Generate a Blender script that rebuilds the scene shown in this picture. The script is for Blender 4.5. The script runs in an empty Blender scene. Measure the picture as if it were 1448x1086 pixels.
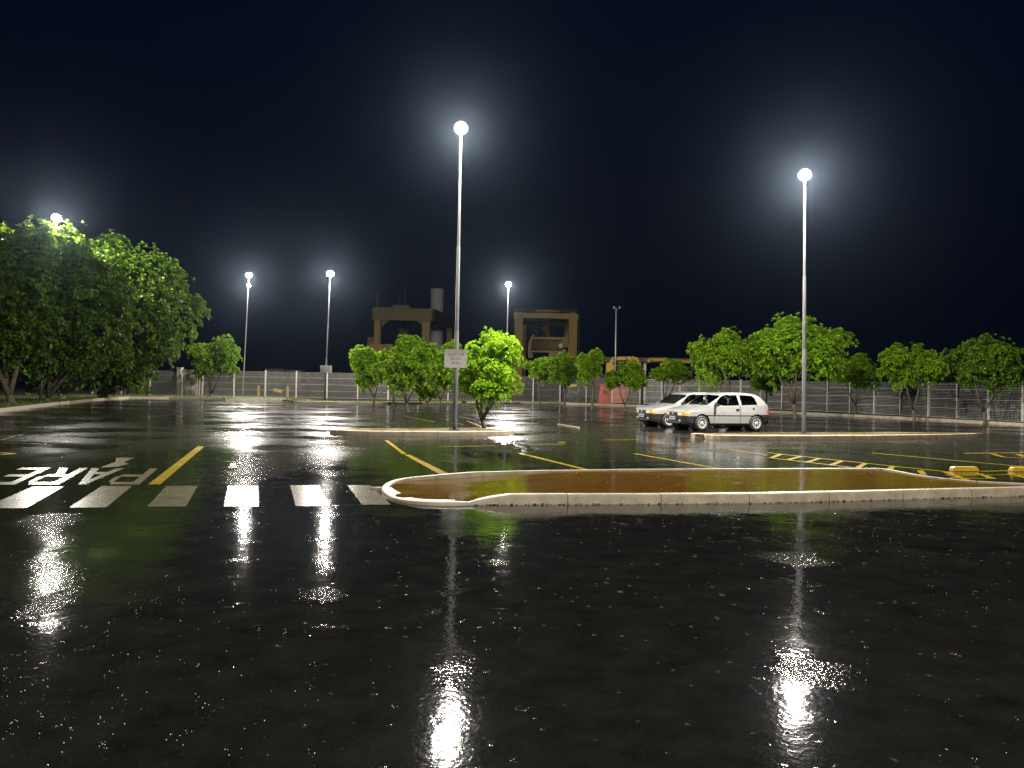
import bpy, bmesh, math, random
from mathutils import Vector, Matrix, noise as mnoise

random.seed(7)
scene = bpy.context.scene
COL = scene.collection
R = math.radians

# ------------------------------------------------------------------ camera
F = 1136.0            # focal length in photo pixels (1448 wide)
CX, HY = 724.0, 546.0  # principal column, horizon row at that column
ROLL = 0.020
CH = 1.5              # camera height
cr, sr = math.cos(ROLL), math.sin(ROLL)

cam_d = bpy.data.cameras.new("camera")
cam = bpy.data.objects.new("camera", cam_d)
COL.objects.link(cam)
cam_d.sensor_width = 36.0
cam_d.lens = 36.0 * F / 1448.0
cam_d.clip_start = 0.05
cam_d.clip_end = 6000
cam_d.shift_y = (HY - 543.0) / 1448.0
cam.matrix_world = Matrix(((cr, -sr, 0, 0), (0, 0, -1, 0), (sr, cr, 0, CH), (0, 0, 0, 1)))
scene.camera = cam


def ray(u, v):
    a, b = (u - CX) / F, (HY - v) / F
    return a * cr - b * sr, a * sr + b * cr   # world x, z per metre of depth


def G(u, v, z=0.0):
    "photo pixel -> point on the level z"
    x, zz = ray(u, v)
    d = (z - CH) / zz
    return Vector((x * d, d, z))


def P(u, v, d):
    "photo pixel -> point at depth d"
    x, zz = ray(u, v)
    return Vector((x * d, d, CH + zz * d))


# ------------------------------------------------------------------ helpers
def tag(o, label=None, cat=None, group=None, kind=None):
    if label: o["label"] = label
    if cat: o["category"] = cat
    if group: o["group"] = group
    if kind: o["kind"] = kind
    return o


def empty(name, loc=(0, 0, 0), rz=0.0):
    o = bpy.data.objects.new(name, None)
    o.location = loc
    o.rotation_euler = (0, 0, rz)
    o.empty_display_size = 0.2
    COL.objects.link(o)
    return o


class MB:
    def __init__(self):
        self.v, self.f, self.m = [], [], []

    def add(self, vs, fs, m=0):
        n = len(self.v)
        self.v.extend([tuple(p) for p in vs])
        self.f.extend([tuple(i + n for i in q) for q in fs])
        self.m.extend([m] * len(fs))

    def box(self, c, s, m=0, rz=0.0, mat=None):
        hx, hy, hz = s[0] / 2, s[1] / 2, s[2] / 2
        c0, s0 = math.cos(rz), math.sin(rz)
        vs = []
        for z in (-hz, hz):
            for x, y in ((-hx, -hy), (hx, -hy), (hx, hy), (-hx, hy)):
                p = Vector((x * c0 - y * s0, x * s0 + y * c0, z))
                if mat: p = mat @ p
                vs.append((c[0] + p[0], c[1] + p[1], c[2] + p[2]))
        self.add(vs, [(3, 2, 1, 0), (4, 5, 6, 7), (0, 1, 5, 4), (1, 2, 6, 5), (2, 3, 7, 6), (3, 0, 4, 7)], m)

    def beam(self, a, b, w, h, m=0):
        "rectangular bar from a to b; w sideways, h upward"
        a, b = Vector(a), Vector(b)
        d = (b - a).normalized()
        up = Vector((0, 0, 1)) if abs(d.z) < 0.95 else Vector((0, 1, 0))
        s = d.cross(up).normalized()
        t = s.cross(d).normalized()
        vs = []
        for p in (a, b):
            for i, j in ((-1, -1), (1, -1), (1, 1), (-1, 1)):
                vs.append(p + s * (w / 2 * i) + t * (h / 2 * j))
        self.add(vs, [(3, 2, 1, 0), (4, 5, 6, 7), (0, 1, 5, 4), (1, 2, 6, 5), (2, 3, 7, 6), (3, 0, 4, 7)], m)

    def tube(self, pts, rad, n=8, m=0, cap=True):
        pts = [Vector(p) for p in pts]
        k = len(pts)
        rings = []
        ref = None
        for i, p in enumerate(pts):
            d = (pts[min(i + 1, k - 1)] - pts[max(i - 1, 0)]).normalized()
            if ref is None:
                ref = Vector((1, 0, 0)) if abs(d.x) < 0.9 else Vector((0, 1, 0))
            s = (ref - d * ref.dot(d)).normalized()
            ref = s
            t = d.cross(s)
            r = rad[i] if hasattr(rad, "__len__") else rad
            rings.append([p + (s * math.cos(2 * math.pi * j / n) + t * math.sin(2 * math.pi * j / n)) * r for j in range(n)])
        vs = [q for rg in rings for q in rg]
        fs = []
        for i in range(k - 1):
            for j in range(n):
                a, b = i * n + j, i * n + (j + 1) % n
                fs.append((a, b, b + n, a + n))
        if cap:
            fs.append(tuple(reversed(range(n))))
            fs.append(tuple((k - 1) * n + j for j in range(n)))
        self.add(vs, fs, m)

    def lathe(self, prof, n=20, mat=None, m=0):
        "prof: (r, z) list"
        vs, fs = [], []
        for r, z in prof:
            for j in range(n):
                a = 2 * math.pi * j / n
                p = Vector((r * math.cos(a), r * math.sin(a), z))
                vs.append(mat @ p if mat else p)
        for i in range(len(prof) - 1):
            for j in range(n):
                a, b = i * n + j, i * n + (j + 1) % n
                fs.append((a, b, b + n, a + n))
        self.add(vs, fs, m)

    def build(self, name, mats, parent=None, smooth=False):
        me = bpy.data.meshes.new(name)
        me.from_pydata(self.v, [], self.f)
        if not isinstance(mats, (list, tuple)): mats = [mats]
        for mt in mats: me.materials.append(mt)
        if len(mats) > 1:
            me.polygons.foreach_set("material_index", self.m)
        if smooth:
            me.polygons.foreach_set("use_smooth", [True] * len(me.polygons))
        me.update()
        o = bpy.data.objects.new(name, me)
        COL.objects.link(o)
        if parent: o.parent = parent
        return o


def copy_tree(o, parent=None):
    c = o.copy()
    COL.objects.link(c)
    c.parent = parent
    for ch in list(o.children):
        copy_tree(ch, c)
    return c


def clean_normals(o):
    bm = bmesh.new(); bm.from_mesh(o.data)
    bmesh.ops.remove_doubles(bm, verts=bm.verts, dist=1e-5)
    bmesh.ops.recalc_face_normals(bm, faces=bm.faces)
    bm.to_mesh(o.data); bm.free()


# ------------------------------------------------------------------ materials
def new_mat(name):
    m = bpy.data.materials.new(name)
    m.use_nodes = True
    nt = m.node_tree
    nt.nodes.clear()
    out = nt.nodes.new("ShaderNodeOutputMaterial")
    return m, nt, out


def nd(nt, typ, **kw):
    n = nt.nodes.new(typ)
    for k, v in kw.items():
        if k in n.inputs.keys() if isinstance(k, str) else False:
            n.inputs[k].default_value = v
        else:
            setattr(n, k, v)
    return n


def math_n(nt, op, a, b=None, clamp=False):
    n = nt.nodes.new("ShaderNodeMath"); n.operation = op; n.use_clamp = clamp
    for i, x in enumerate((a, b)):
        if x is None: continue
        if isinstance(x, (int, float)): n.inputs[i].default_value = x
        else: nt.links.new(x, n.inputs[i])
    return n.outputs[0]


def ramp(nt, fac, stops):
    n = nt.nodes.new("ShaderNodeValToRGB")
    el = n.color_ramp.elements
    while len(el) < len(stops): el.new(0.5)
    for e, (p, c) in zip(el, stops):
        e.position = p
        e.color = c if len(c) == 4 else (*c, 1)
    nt.links.new(fac, n.inputs[0])
    return n.outputs[0]


def noise_n(nt, vec, scale, detail=3, rough=0.55, dist=0.0):
    n = nt.nodes.new("ShaderNodeTexNoise")
    n.inputs["Scale"].default_value = scale
    n.inputs["Detail"].default_value = detail
    n.inputs["Roughness"].default_value = rough
    n.inputs["Distortion"].default_value = dist
    nt.links.new(vec, n.inputs["Vector"])
    return n.outputs["Fac"]


def maprange(nt, val, a, b, c, d, smooth=True):
    n = nt.nodes.new("ShaderNodeMapRange")
    n.interpolation_type = "SMOOTHSTEP" if smooth else "LINEAR"
    nt.links.new(val, n.inputs[0])
    for i, x in enumerate((a, b, c, d)): n.inputs[i + 1].default_value = x
    return n.outputs[0]


def mat_var(name, c1, c2, rough=0.6, scale=8, metal=0.0, bump=0.0, bscale=40, coat=0.0, rough2=None, streak=None, spec=0.5):
    "a principled surface whose colour wanders between two values"
    m, nt, out = new_mat(name)
    tc = nt.nodes.new("ShaderNodeTexCoord")
    p = nt.nodes.new("ShaderNodeBsdfPrincipled")
    vec = tc.outputs["Object"]
    if streak:
        mp = nt.nodes.new("ShaderNodeMapping")
        mp.inputs["Scale"].default_value = streak
        nt.links.new(vec, mp.inputs[0]); vec = mp.outputs[0]
    f = noise_n(nt, vec, scale, 5, 0.6)
    nt.links.new(ramp(nt, f, [(0.3, c1), (0.7, c2)]), p.inputs["Base Color"])
    p.inputs["Metallic"].default_value = metal
    p.inputs["Roughness"].default_value = rough
    p.inputs["Specular IOR Level"].default_value = spec
    if rough2 is not None:
        nt.links.new(maprange(nt, f, 0.35, 0.65, rough, rough2), p.inputs["Roughness"])
    if coat: p.inputs["Coat Weight"].default_value = coat; p.inputs["Coat Roughness"].default_value = 0.08
    if bump:
        b = nt.nodes.new("ShaderNodeBump")
        b.inputs["Distance"].default_value = 1.0
        hgt = math_n(nt, "MULTIPLY", noise_n(nt, tc.outputs["Object"], bscale, 4, 0.6), bump)
        nt.links.new(hgt, b.inputs["Height"]); b.inputs["Strength"].default_value = 1.0
        nt.links.new(b.outputs[0], p.inputs["Normal"])
    nt.links.new(p.outputs[0], out.inputs[0])
    return m


def mat_emit(name, col, strength):
    m, nt, out = new_mat(name)
    e = nt.nodes.new("ShaderNodeEmission")
    e.inputs[0].default_value = (*col, 1)
    e.inputs[1].default_value = strength
    nt.links.new(e.outputs[0], out.inputs[0])
    m.cycles.emission_sampling = "NONE"
    return m


def spot(u, v, ru, rv):
    c = G(u, v); e = G(u + ru, v); t = G(u, v - rv); b = G(u, v + rv)
    return (c.x, c.y, abs(e.x - c.x), (t.y - b.y) / 2)


RIPPLED = [spot(*q) for q in ((1165, 952, 95, 34), (1128, 790, 75, 16), (345, 612, 70, 30), (462, 632, 95, 45), (455, 842, 60, 14), (75, 735, 90, 18), (75, 850, 45, 40), (700, 590, 60, 14), (715, 681, 45, 10), (610, 692, 55, 9))]


def water_bump(nt, vec, amp=1.0, calm=None):
    """height field (metres) of rain-beaten water: slow swell, fine chop in patches, drop rings"""
    sw = math_n(nt, "MULTIPLY", noise_n(nt, vec, 1.7, 1, 0.5), 0.0040 * amp)
    md = math_n(nt, "MULTIPLY", noise_n(nt, vec, 7.0, 2, 0.5), 0.0013 * amp)
    patch = noise_n(nt, vec, 0.42, 2, 0.6)
    pm = maprange(nt, patch, 0.52, 0.64, 0.26, 1.0)
    pm = math_n(nt, "MAXIMUM", pm, maprange(nt, noise_n(nt, vec, 2.3, 3, 0.65), 0.56, 0.68, 0.0, 1.05))
    for (px, py, rx_, ry_) in RIPPLED:
        mp = nt.nodes.new("ShaderNodeVectorMath"); mp.operation = "SUBTRACT"
        nt.links.new(vec, mp.inputs[0]); mp.inputs[1].default_value = (px, py, 0)
        ml = nt.nodes.new("ShaderNodeVectorMath"); ml.operation = "MULTIPLY"
        nt.links.new(mp.outputs[0], ml.inputs[0]); ml.inputs[1].default_value = (1 / rx_, 1 / ry_, 0)
        ln = nt.nodes.new("ShaderNodeVectorMath"); ln.operation = "LENGTH"
        nt.links.new(ml.outputs[0], ln.inputs[0])
        edge = math_n(nt, "ADD", ln.outputs["Value"], math_n(nt, "MULTIPLY", math_n(nt, "SUBTRACT", noise_n(nt, vec, 3.5, 2, .6), .5), 1.1))
        pm = math_n(nt, "MAXIMUM", pm, maprange(nt, edge, 0.45, 1.0, 1.6, 0.0))
    ch = math_n(nt, "MULTIPLY", math_n(nt, "MULTIPLY", noise_n(nt, vec, 34.0, 2, 0.6), pm), 0.0022 * amp)
    h = math_n(nt, "ADD", math_n(nt, "ADD", sw, md), ch)
    for sc, rad, keep, hh in ((4.0, 0.20, 0.35, 0.016), (9.0, 0.24, 0.55, 0.010)):
        vo = nt.nodes.new("ShaderNodeTexVoronoi")
        vo.inputs["Scale"].default_value = sc
        vo.inputs["Randomness"].default_value = 1.0
        nt.links.new(vec, vo.inputs["Vector"])
        sep = nt.nodes.new("ShaderNodeSeparateColor")
        nt.links.new(vo.outputs["Color"], sep.inputs[0])
        on = math_n(nt, "LESS_THAN", sep.outputs[0], keep)
        rr = maprange(nt, sep.outputs[1], 0, 1, 0.35, 1.0, False)
        dd = math_n(nt, "DIVIDE", vo.outputs["Distance"], math_n(nt, "MULTIPLY", rr, rad))
        env = maprange(nt, dd, 0.0, 1.0, 1.0, 0.0)
        rip = math_n(nt, "COSINE", math_n(nt, "MULTIPLY", dd, 9.0))
        ring = math_n(nt, "MULTIPLY", math_n(nt, "MULTIPLY", env, rip), on)
        h = math_n(nt, "ADD", h, math_n(nt, "MULTIPLY", ring, hh * amp * rad))
    b = nt.nodes.new("ShaderNodeBump")
    b.inputs["Distance"].default_value = 1.0
    b.inputs["Strength"].default_value = 1.0
    nt.links.new(h, b.inputs["Height"])
    return b.outputs[0], patch


def mat_wet(name, c1, c2, r_lo=0.05, r_hi=0.2, amp=1.0, grain=0.0, ior=1.33, far=True):
    m, nt, out = new_mat(name)
    geo = nt.nodes.new("ShaderNodeNewGeometry")
    vec = geo.outputs["Position"]
    p = nt.nodes.new("ShaderNodeBsdfPrincipled")
    f = noise_n(nt, vec, 3.0, 6, 0.7)
    g = noise_n(nt, vec, 90.0, 2, 0.6)
    mixf = math_n(nt, "ADD", math_n(nt, "MULTIPLY", f, 0.6), math_n(nt, "MULTIPLY", g, 0.4))
    nt.links.new(ramp(nt, mixf, [(0.36, c1), (0.62, c2)]), p.inputs["Base Color"])
    nrm, patch = water_bump(nt, vec, amp)
    # film of water thins towards the back of the lot
    sp = nt.nodes.new("ShaderNodeSeparateXYZ"); nt.links.new(vec, sp.inputs[0])
    depth = maprange(nt, sp.outputs[1], 9.0, 24.0, 0.0, 1.0)
    big = maprange(nt, noise_n(nt, vec, 0.33, 3, 0.6), 0.36, 0.58, 0.1, 1.0)
    fac = math_n(nt, "MULTIPLY", depth, big)
    rg = nt.nodes.new("ShaderNodeMapRange")
    nt.links.new(fac, rg.inputs[0])
    rg.inputs[3].default_value = r_lo; rg.inputs[4].default_value = r_hi
    nt.links.new(rg.outputs[0], p.inputs["Roughness"])
    p.inputs["IOR"].default_value = ior
    nt.links.new(nrm, p.inputs["Normal"])
    nt.links.new(p.outputs[0], out.inputs[0])
    return m


def mat_leaf(name, c1, c2, trans=0.35):
    m, nt, out = new_mat(name)
    geo = nt.nodes.new("ShaderNodeNewGeometry")
    f = noise_n(nt, geo.outputs["Position"], 2.2, 3, 0.7)
    f2 = math_n(nt, "ADD", math_n(nt, "MULTIPLY", f, 0.55), math_n(nt, "MULTIPLY", geo.outputs["Random Per Island"], 0.45))
    col = ramp(nt, f2, [(0.25, c1), (0.75, c2)])
    p = nt.nodes.new("ShaderNodeBsdfPrincipled")
    p.inputs["Roughness"].default_value = 0.5
    p.inputs["Specular IOR Level"].default_value = 0.22
    nt.links.new(col, p.inputs["Base Color"])
    t = nt.nodes.new("ShaderNodeBsdfTranslucent")
    hs = nt.nodes.new("ShaderNodeHueSaturation")
    hs.inputs["Value"].default_value = 1.5
    hs.inputs["Hue"].default_value = 0.485
    nt.links.new(col, hs.inputs["Color"]); nt.links.new(hs.outputs[0], t.inputs[0])
    mx = nt.nodes.new("ShaderNodeMixShader"); mx.inputs[0].default_value = trans
    nt.links.new(p.outputs[0], mx.inputs[1]); nt.links.new(t.outputs[0], mx.inputs[2])
    nt.links.new(mx.outputs[0], out.inputs[0])
    return m


def mat_glass(name, tint, k=0.75):
    m, nt, out = new_mat(name)
    tr = nt.nodes.new("ShaderNodeBsdfTransparent"); tr.inputs[0].default_value = (*tint, 1)
    gl = nt.nodes.new("ShaderNodeBsdfGlossy"); gl.inputs["Roughness"].default_value = 0.03
    fr = nt.nodes.new("ShaderNodeFresnel"); fr.inputs[0].default_value = 1.5
    mx = nt.nodes.new("ShaderNodeMixShader")
    nt.links.new(fr.outputs[0], mx.inputs[0])
    nt.links.new(tr.outputs[0], mx.inputs[1]); nt.links.new(gl.outputs[0], mx.inputs[2])
    nt.links.new(mx.outputs[0], out.inputs[0])
    return m


M = {}
M["asphalt"] = mat_wet("wet_asphalt", (0.0045, 0.0044, 0.0035), (0.0165, 0.0155, 0.012), 0.034, 0.21)
M["mark_white"] = mat_wet("wet_white_paint", (0.075, 0.063, 0.036), (0.18, 0.152, 0.095), 0.2, 0.3, 0.6)
M["mark_yellow"] = mat_wet("wet_yellow_paint", (0.24, 0.16, 0.008), (0.40, 0.28, 0.015), 0.2, 0.3, 0.6)
M["mark_worn"] = mat_wet("worn_white_paint", (0.05, 0.046, 0.034), (0.18, 0.165, 0.12), 0.14, 0.3, 0.7)
M["mud"] = mat_wet("flooded_brown_soil", (0.10, 0.047, 0.006), (0.15, 0.074, 0.010), 0.07, 0.10, 0.75)
M["litter"] = mat_var("wet_litter", (0.008, 0.006, 0.004), (0.03, 0.022, 0.012), 0.5, 30)
M["soil"] = mat_var("soil", (0.04, 0.03, 0.015), (0.09, 0.07, 0.03), 0.7, 6, bump=0.01, bscale=12)
M["kerb"] = mat_var("wet_concrete_kerb", (0.24, 0.20, 0.135), (0.42, 0.36, 0.255), 0.45, 5, bump=0.002, bscale=60, rough2=0.6)
M["kerb_yellow"] = mat_var("yellow_kerb_paint", (0.20, 0.14, 0.04), (0.34, 0.24, 0.07), 0.4, 9)
M["concrete"] = mat_var("grey_concrete", (0.24, 0.22, 0.19), (0.42, 0.39, 0.34), 0.7, 3, bump=0.004, bscale=20, streak=(6, 6, 0.7))
M["steel"] = mat_var("galvanised_pole", (0.075, 0.075, 0.075), (0.135, 0.133, 0.13), 0.45, 6, metal=0.25, streak=(3, 3, 0.6))
M["dark_metal"] = mat_var("dark_metal", (0.03, 0.03, 0.03), (0.07, 0.07, 0.07), 0.5, 10)
M["fence_post"] = mat_var("fence_post", (0.42, 0.40, 0.36), (0.58, 0.56, 0.50), 0.5, 8)
M["fence_wire"] = mat_var("fence_wire", (0.22, 0.21, 0.19), (0.31, 0.295, 0.27), 0.5, 4)
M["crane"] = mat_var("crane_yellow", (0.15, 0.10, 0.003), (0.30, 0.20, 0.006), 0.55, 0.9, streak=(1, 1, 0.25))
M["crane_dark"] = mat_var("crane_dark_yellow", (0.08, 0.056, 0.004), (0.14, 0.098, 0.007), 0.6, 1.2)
M["machine_yellow"] = mat_var("machine_yellow", (0.5, 0.31, 0.015), (0.65, 0.42, 0.03), 0.4, 5)
M["far_yellow"] = mat_var("far_machine_yellow", (0.22, 0.15, 0.008), (0.32, 0.22, 0.012), 0.45, 2)  # darker yellow for the machines and bollards beyond the fence
M["orange"] = mat_var("orange_booth_paint", (0.36, 0.055, 0.018), (0.46, 0.08, 0.028), 0.45, 3)
M["silo"] = mat_var("silo_concrete", (0.72, 0.72, 0.74), (0.88, 0.88, 0.89), 0.75, 0.5, streak=(1, 1, 0.12))
M["shed"] = mat_var("shed_dark", (0.03, 0.025, 0.022), (0.06, 0.05, 0.04), 0.7, 1.5)
M["container"] = mat_var("container_paint", (0.05, 0.05, 0.052), (0.09, 0.085, 0.08), 0.6, 1.0)
M["sign"] = mat_var("sign_panel", (0.56, 0.55, 0.53), (0.66, 0.65, 0.63), 0.45, 7)
M["ink"] = mat_var("sign_ink", (0.03, 0.03, 0.03), (0.06, 0.055, 0.055), 0.6, 20)
M["bark"] = mat_var("bark", (0.045, 0.035, 0.022), (0.13, 0.105, 0.07), 0.8, 6, bump=0.02, bscale=25, streak=(4, 4, 0.8))
M["leaf_lime"] = mat_leaf("lime_leaves", (0.08, 0.17, 0.003), (0.24, 0.43, 0.008))
M["leaf_mid"] = mat_leaf("mid_green_leaves", (0.07, 0.145, 0.003), (0.21, 0.37, 0.008))
M["leaf_deep"] = mat_leaf("deep_green_leaves", (0.045, 0.10, 0.005), (0.14, 0.25, 0.010))
M["leaf_tall"] = mat_leaf("tall_tree_leaves", (0.015, 0.036, 0.0015), (0.07, 0.135, 0.004))
M["leaf_far"] = mat_leaf("far_leaves", (0.016, 0.025, 0.008), (0.035, 0.05, 0.014), 0.2)
M["grass_base"] = mat_var("grass_soil", (0.02, 0.03, 0.006), (0.06, 0.08, 0.014), 0.8, 1.3, bump=0.03, bscale=9)
M["grass"] = mat_leaf("grass_blades", (0.05, 0.085, 0.01), (0.13, 0.17, 0.02), 0.3)
M["yard"] = mat_var("yard_ground", (0.02, 0.018, 0.015), (0.05, 0.045, 0.035), 0.35, 0.8)
M["lens"] = mat_emit("lamp_glass", (1.0, 0.95, 0.86), 35.0)
M["paint"] = mat_var("car_paint", (0.21, 0.21, 0.207), (0.24, 0.24, 0.236), 0.28, 3, coat=0.8)
M["bumper"] = mat_var("black_plastic", (0.012, 0.012, 0.013), (0.022, 0.022, 0.024), 0.38, 12)
M["tyre"] = mat_var("tyre_rubber", (0.010, 0.010, 0.010), (0.02, 0.02, 0.02), 0.6, 20)
M["rim"] = mat_var("hubcap", (0.25, 0.245, 0.235), (0.36, 0.35, 0.335), 0.35, 10)
M["glass"] = mat_glass("car_glass", (0.42, 0.50, 0.46))
M["headlamp"] = mat_var("headlamp", (0.55, 0.5, 0.38), (0.75, 0.7, 0.58), 0.12, 30, coat=1.0)
M["indicator"] = mat_var("orange_lens", (0.55, 0.24, 0.02), (0.7, 0.34, 0.04), 0.15, 30, coat=1.0)
M["tail"] = mat_var("red_lens", (0.5, 0.03, 0.01), (0.62, 0.05, 0.02), 0.15, 30, coat=1.0)
M["plate"] = mat_var("licence_plate", (0.26, 0.26, 0.29), (0.34, 0.34, 0.37), 0.5, 30)
M["seat"] = mat_var("seat_fabric", (0.03, 0.032, 0.035), (0.06, 0.062, 0.066), 0.9, 20)
M["green_cloth"] = mat_var("green_item", (0.16, 0.34, 0.12), (0.25, 0.45, 0.18), 0.6, 15)
M["batten"] = mat_var("pale_wood", (0.2, 0.17, 0.11), (0.32, 0.28, 0.19), 0.6, 8)
M["paper"] = mat_var("paper", (0.6, 0.58, 0.52), (0.7, 0.68, 0.62), 0.6, 20)

# ------------------------------------------------------------------ ground
def grid_sheet(name, x0, x1, y0, y1, z, mat, nx=1, ny=1):
    mb = MB()
    vs = [(x0 + (x1 - x0) * i / nx, y0 + (y1 - y0) * j / ny, z) for j in range(ny + 1) for i in range(nx + 1)]
    fs = [(j * (nx + 1) + i, j * (nx + 1) + i + 1, (j + 1) * (nx + 1) + i + 1, (j + 1) * (nx + 1) + i) for j in range(ny) for i in range(nx)]
    mb.add(vs, fs)
    return mb.build(name, mat)


terrain = tag(grid_sheet("ground", -900, 900, -300, 1500, -0.012, M["yard"]), kind="structure")

# outline of the asphalt lot: left kerb, back kerb, right kerb
K_LEFT = [Vector((-13.5, 4, 0)), Vector((-17.5, 19, 0)), G(0, 583), G(76, 573), G(130, 567.5)]
K_CORNER = [G(160, 565), G(182, 563.8), G(240, 564.2), G(316, 565.5)]
K_BACK = [G(318, 566.5), G(400, 566.8), G(415, 570), G(540, 571.3), G(660, 571.5), G(735, 571), G(800, 572), G(900, 575), G(965, 577.5)]
K_RIGHT = [G(1030, 580.5), G(1100, 584), G(1200, 589), G(1300, 594), G(1400, 599.5), G(1448, 602.5)]
last = K_RIGHT[-1]; dr = (K_RIGHT[-1] - K_RIGHT[-3]).normalized()
K_RIGHT += [last + dr * 10, last + dr * 22, last + dr * 40]
lot_outline = K_LEFT + K_CORNER + K_BACK + K_RIGHT
lot_poly = [(p.x, p.y, 0.0) for p in lot_outline] + [(45, -60, 0), (-30, -60, 0), (-13.5, -10, 0)]
mb = MB(); mb.add(lot_poly, [tuple(reversed(range(len(lot_poly))))])
lot = tag(mb.build("car_park_asphalt", M["asphalt"]), kind="structure")
clean_normals(lot)
if lot.data.polygons[0].normal.z < 0: lot.data.flip_normals()


def resample(pts, step, closed=False):
    pts = [Vector(p) for p in pts]
    if closed: pts = pts + [pts[0]]
    L = [0.0]
    for a, b in zip(pts, pts[1:]): L.append(L[-1] + (b - a).length)
    n = max(1, round(L[-1] / step))
    out, k = [], 0
    for i in range(n + 1):
        s = L[-1] * i / n
        while k < len(L) - 2 and L[k + 1] < s: k += 1
        t = (s - L[k]) / max(1e-9, L[k + 1] - L[k])
        out.append(pts[k].lerp(pts[k + 1], t))
    return out


def smooth_path(pts, it=2, closed=False):
    pts = [Vector(p) for p in pts]
    for _ in range(it):
        out = [] if closed else [pts[0]]
        n = len(pts)
        for i in range(n if closed else n - 1):
            a, b = pts[i], pts[(i + 1) % n]
            out += [a.lerp(b, 0.25), a.lerp(b, 0.75)]
        if not closed: out.append(pts[-1])
        pts = out
    return pts


def kerb_blocks(mb, path, h=0.13, w=0.15, block=1.0, side=1, gap=0.010, hfun=None, wfun=None, sub=0.25, closed=False, jit=0.004, rng=random, skew=0.0):
    """kerb stones along a path; body lies to the `side` (+1 left of travel) of the line"""
    pts = resample(path, sub, closed)
    n = len(pts)
    per = max(1, round(block / sub))
    nrm = []
    for i in range(n):
        if closed and i in (0, n - 1):
            d = (pts[1] - pts[n - 2])
        else:
            d = pts[min(i + 1, n - 1)] - pts[max(i - 1, 0)]
        d = d.normalized()
        nrm.append(Vector((-d.y, d.x, 0)) * side)
    i = 0
    while i < n - 1:
        j = min(i + per, n - 1)
        if n - 1 - j < per * 0.4: j = n - 1
        dz, dn = rng.uniform(-jit, jit), rng.uniform(-jit, jit)
        vs, fs = [], []
        idx = list(range(i, j + 1))
        for k in idx:
            p = pts[k].copy()
            if k == i and j > i: p = p + (pts[i + 1] - pts[i]).normalized() * gap / 2
            if k == j and j > i: p = p - (pts[j] - pts[j - 1]).normalized() * gap / 2
            t = k / (n - 1)
            hh = (hfun(t) if hfun else h) + dz
            ww = wfun(t) if wfun else w
            for o, z in ((0.0, -0.02), (0.012 + skew * 0.5, max(0.004, hh - 0.026)), (0.018 + skew, max(0.006, hh - 0.008)), (0.036 + skew, hh), (ww, hh), (ww, -0.02)):
                q = p + nrm[k] * (o + dn)
                vs.append((q.x, q.y, z))
        m = 6
        for a in range(len(idx) - 1):
            for b in range(m):
                c = (b + 1) % m
                fs.append((a * m + b, a * m + c, (a + 1) * m + c, (a + 1) * m + b))
        fs.append(tuple(range(m)))
        fs.append(tuple((len(idx) - 1) * m + b for b in reversed(range(m))))
        mb.add(vs, fs)
        i = j


mb = MB()
kerb_blocks(mb, K_LEFT + K_CORNER, 0.15, 0.18, 1.0, side=1)
kerb_blocks(mb, K_BACK[:2], 0.15, 0.18, 1.0, side=1)
kerb_blocks(mb, K_BACK[2:] + K_RIGHT, 0.15, 0.18, 1.0, side=1)
o = mb.build("boundary_kerb", M["kerb"]); clean_normals(o); tag(o, kind="structure")

# verge behind the boundary kerb
mb = MB()
inner = [(p.x, p.y) for p in lot_outline]
outer = []
for i, p in enumerate(lot_outline):
    a, b = lot_outline[max(i - 1, 0)], lot_outline[min(i + 1, len(lot_outline) - 1)]
    d = (b - a).normalized(); nn = Vector((-d.y, d.x, 0))
    wdt = 9.0 if i < 10 else 3.0
    outer.append((p.x + nn.x * wdt, p.y + nn.y * wdt))
    inner[i] = (p.x + nn.x * 0.17, p.y + nn.y * 0.17)
vs = [(x, y, 0.11) for x, y in inner] + [(x, y, 0.13) for x, y in outer]
n = len(inner)
mb.add(vs, [(i, i + 1, n + i + 1, n + i) for i in range(n - 1)])
o = mb.build("verge", M["grass_base"]); clean_normals(o); tag(o, kind="structure")
if o.data.polygons[0].normal.z < 0: o.data.flip_normals()

# grass blades on the verge
mb = MB()
rg = random.Random(3)
for i in range(len(lot_outline) - 1):
    a, b = lot_outline[i], lot_outline[i + 1]
    if a.y < 25 or a.y > 80: continue
    d = (b - a); L = d.length; d.normalize(); nn = Vector((-d.y, d.x, 0))
    left = i < 13
    cnt = int(L * (75 if left else 26))
    for _ in range(cnt):
        q = a + d * rg.uniform(0, L) + nn * (0.2 + (rg.random() ** 1.5) * (6.0 if i < 9 else 2.4))
        h = rg.uniform(0.05, 0.17); an = rg.uniform(0, 6.28); w = 0.018
        lx, ly = rg.uniform(-.06, .06), rg.uniform(-.06, .06)
        mb.add([(q.x - w * math.cos(an), q.y - w * math.sin(an), 0.11), (q.x + w * math.cos(an), q.y + w * math.sin(an), 0.11), (q.x + lx, q.y + ly, 0.11 + h)], [(0, 1, 2)])
tag(mb.build("grass", M["grass"]), label="short wet grass on the verge along the fence and under the trees", cat="grass", kind="stuff")

# ------------------------------------------------------------------ painted markings (children of the asphalt)
def paint(name, quads, mat, z=0.004, label=None):
    mb = MB()
    for q in quads:
        pts = [G(u, v, z) for u, v in q]
        mb.add(pts, [tuple(range(len(pts)))])
    o = mb.build(name, mat, lot)
    for pl in o.data.polygons:
        if pl.normal.z < 0: pl.flip()
    o.data.update()
    return o


def strip(u0, v0, u1, v1, w, z=0.004):
    "a painted line of real width w (m) between two pixels, as world points"
    a, b = G(u0, v0, z), G(u1, v1, z)
    d = (b - a).normalized(); s = Vector((-d.y, d.x, 0)) * w / 2
    return [a - s, b - s, b + s, a + s]


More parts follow.
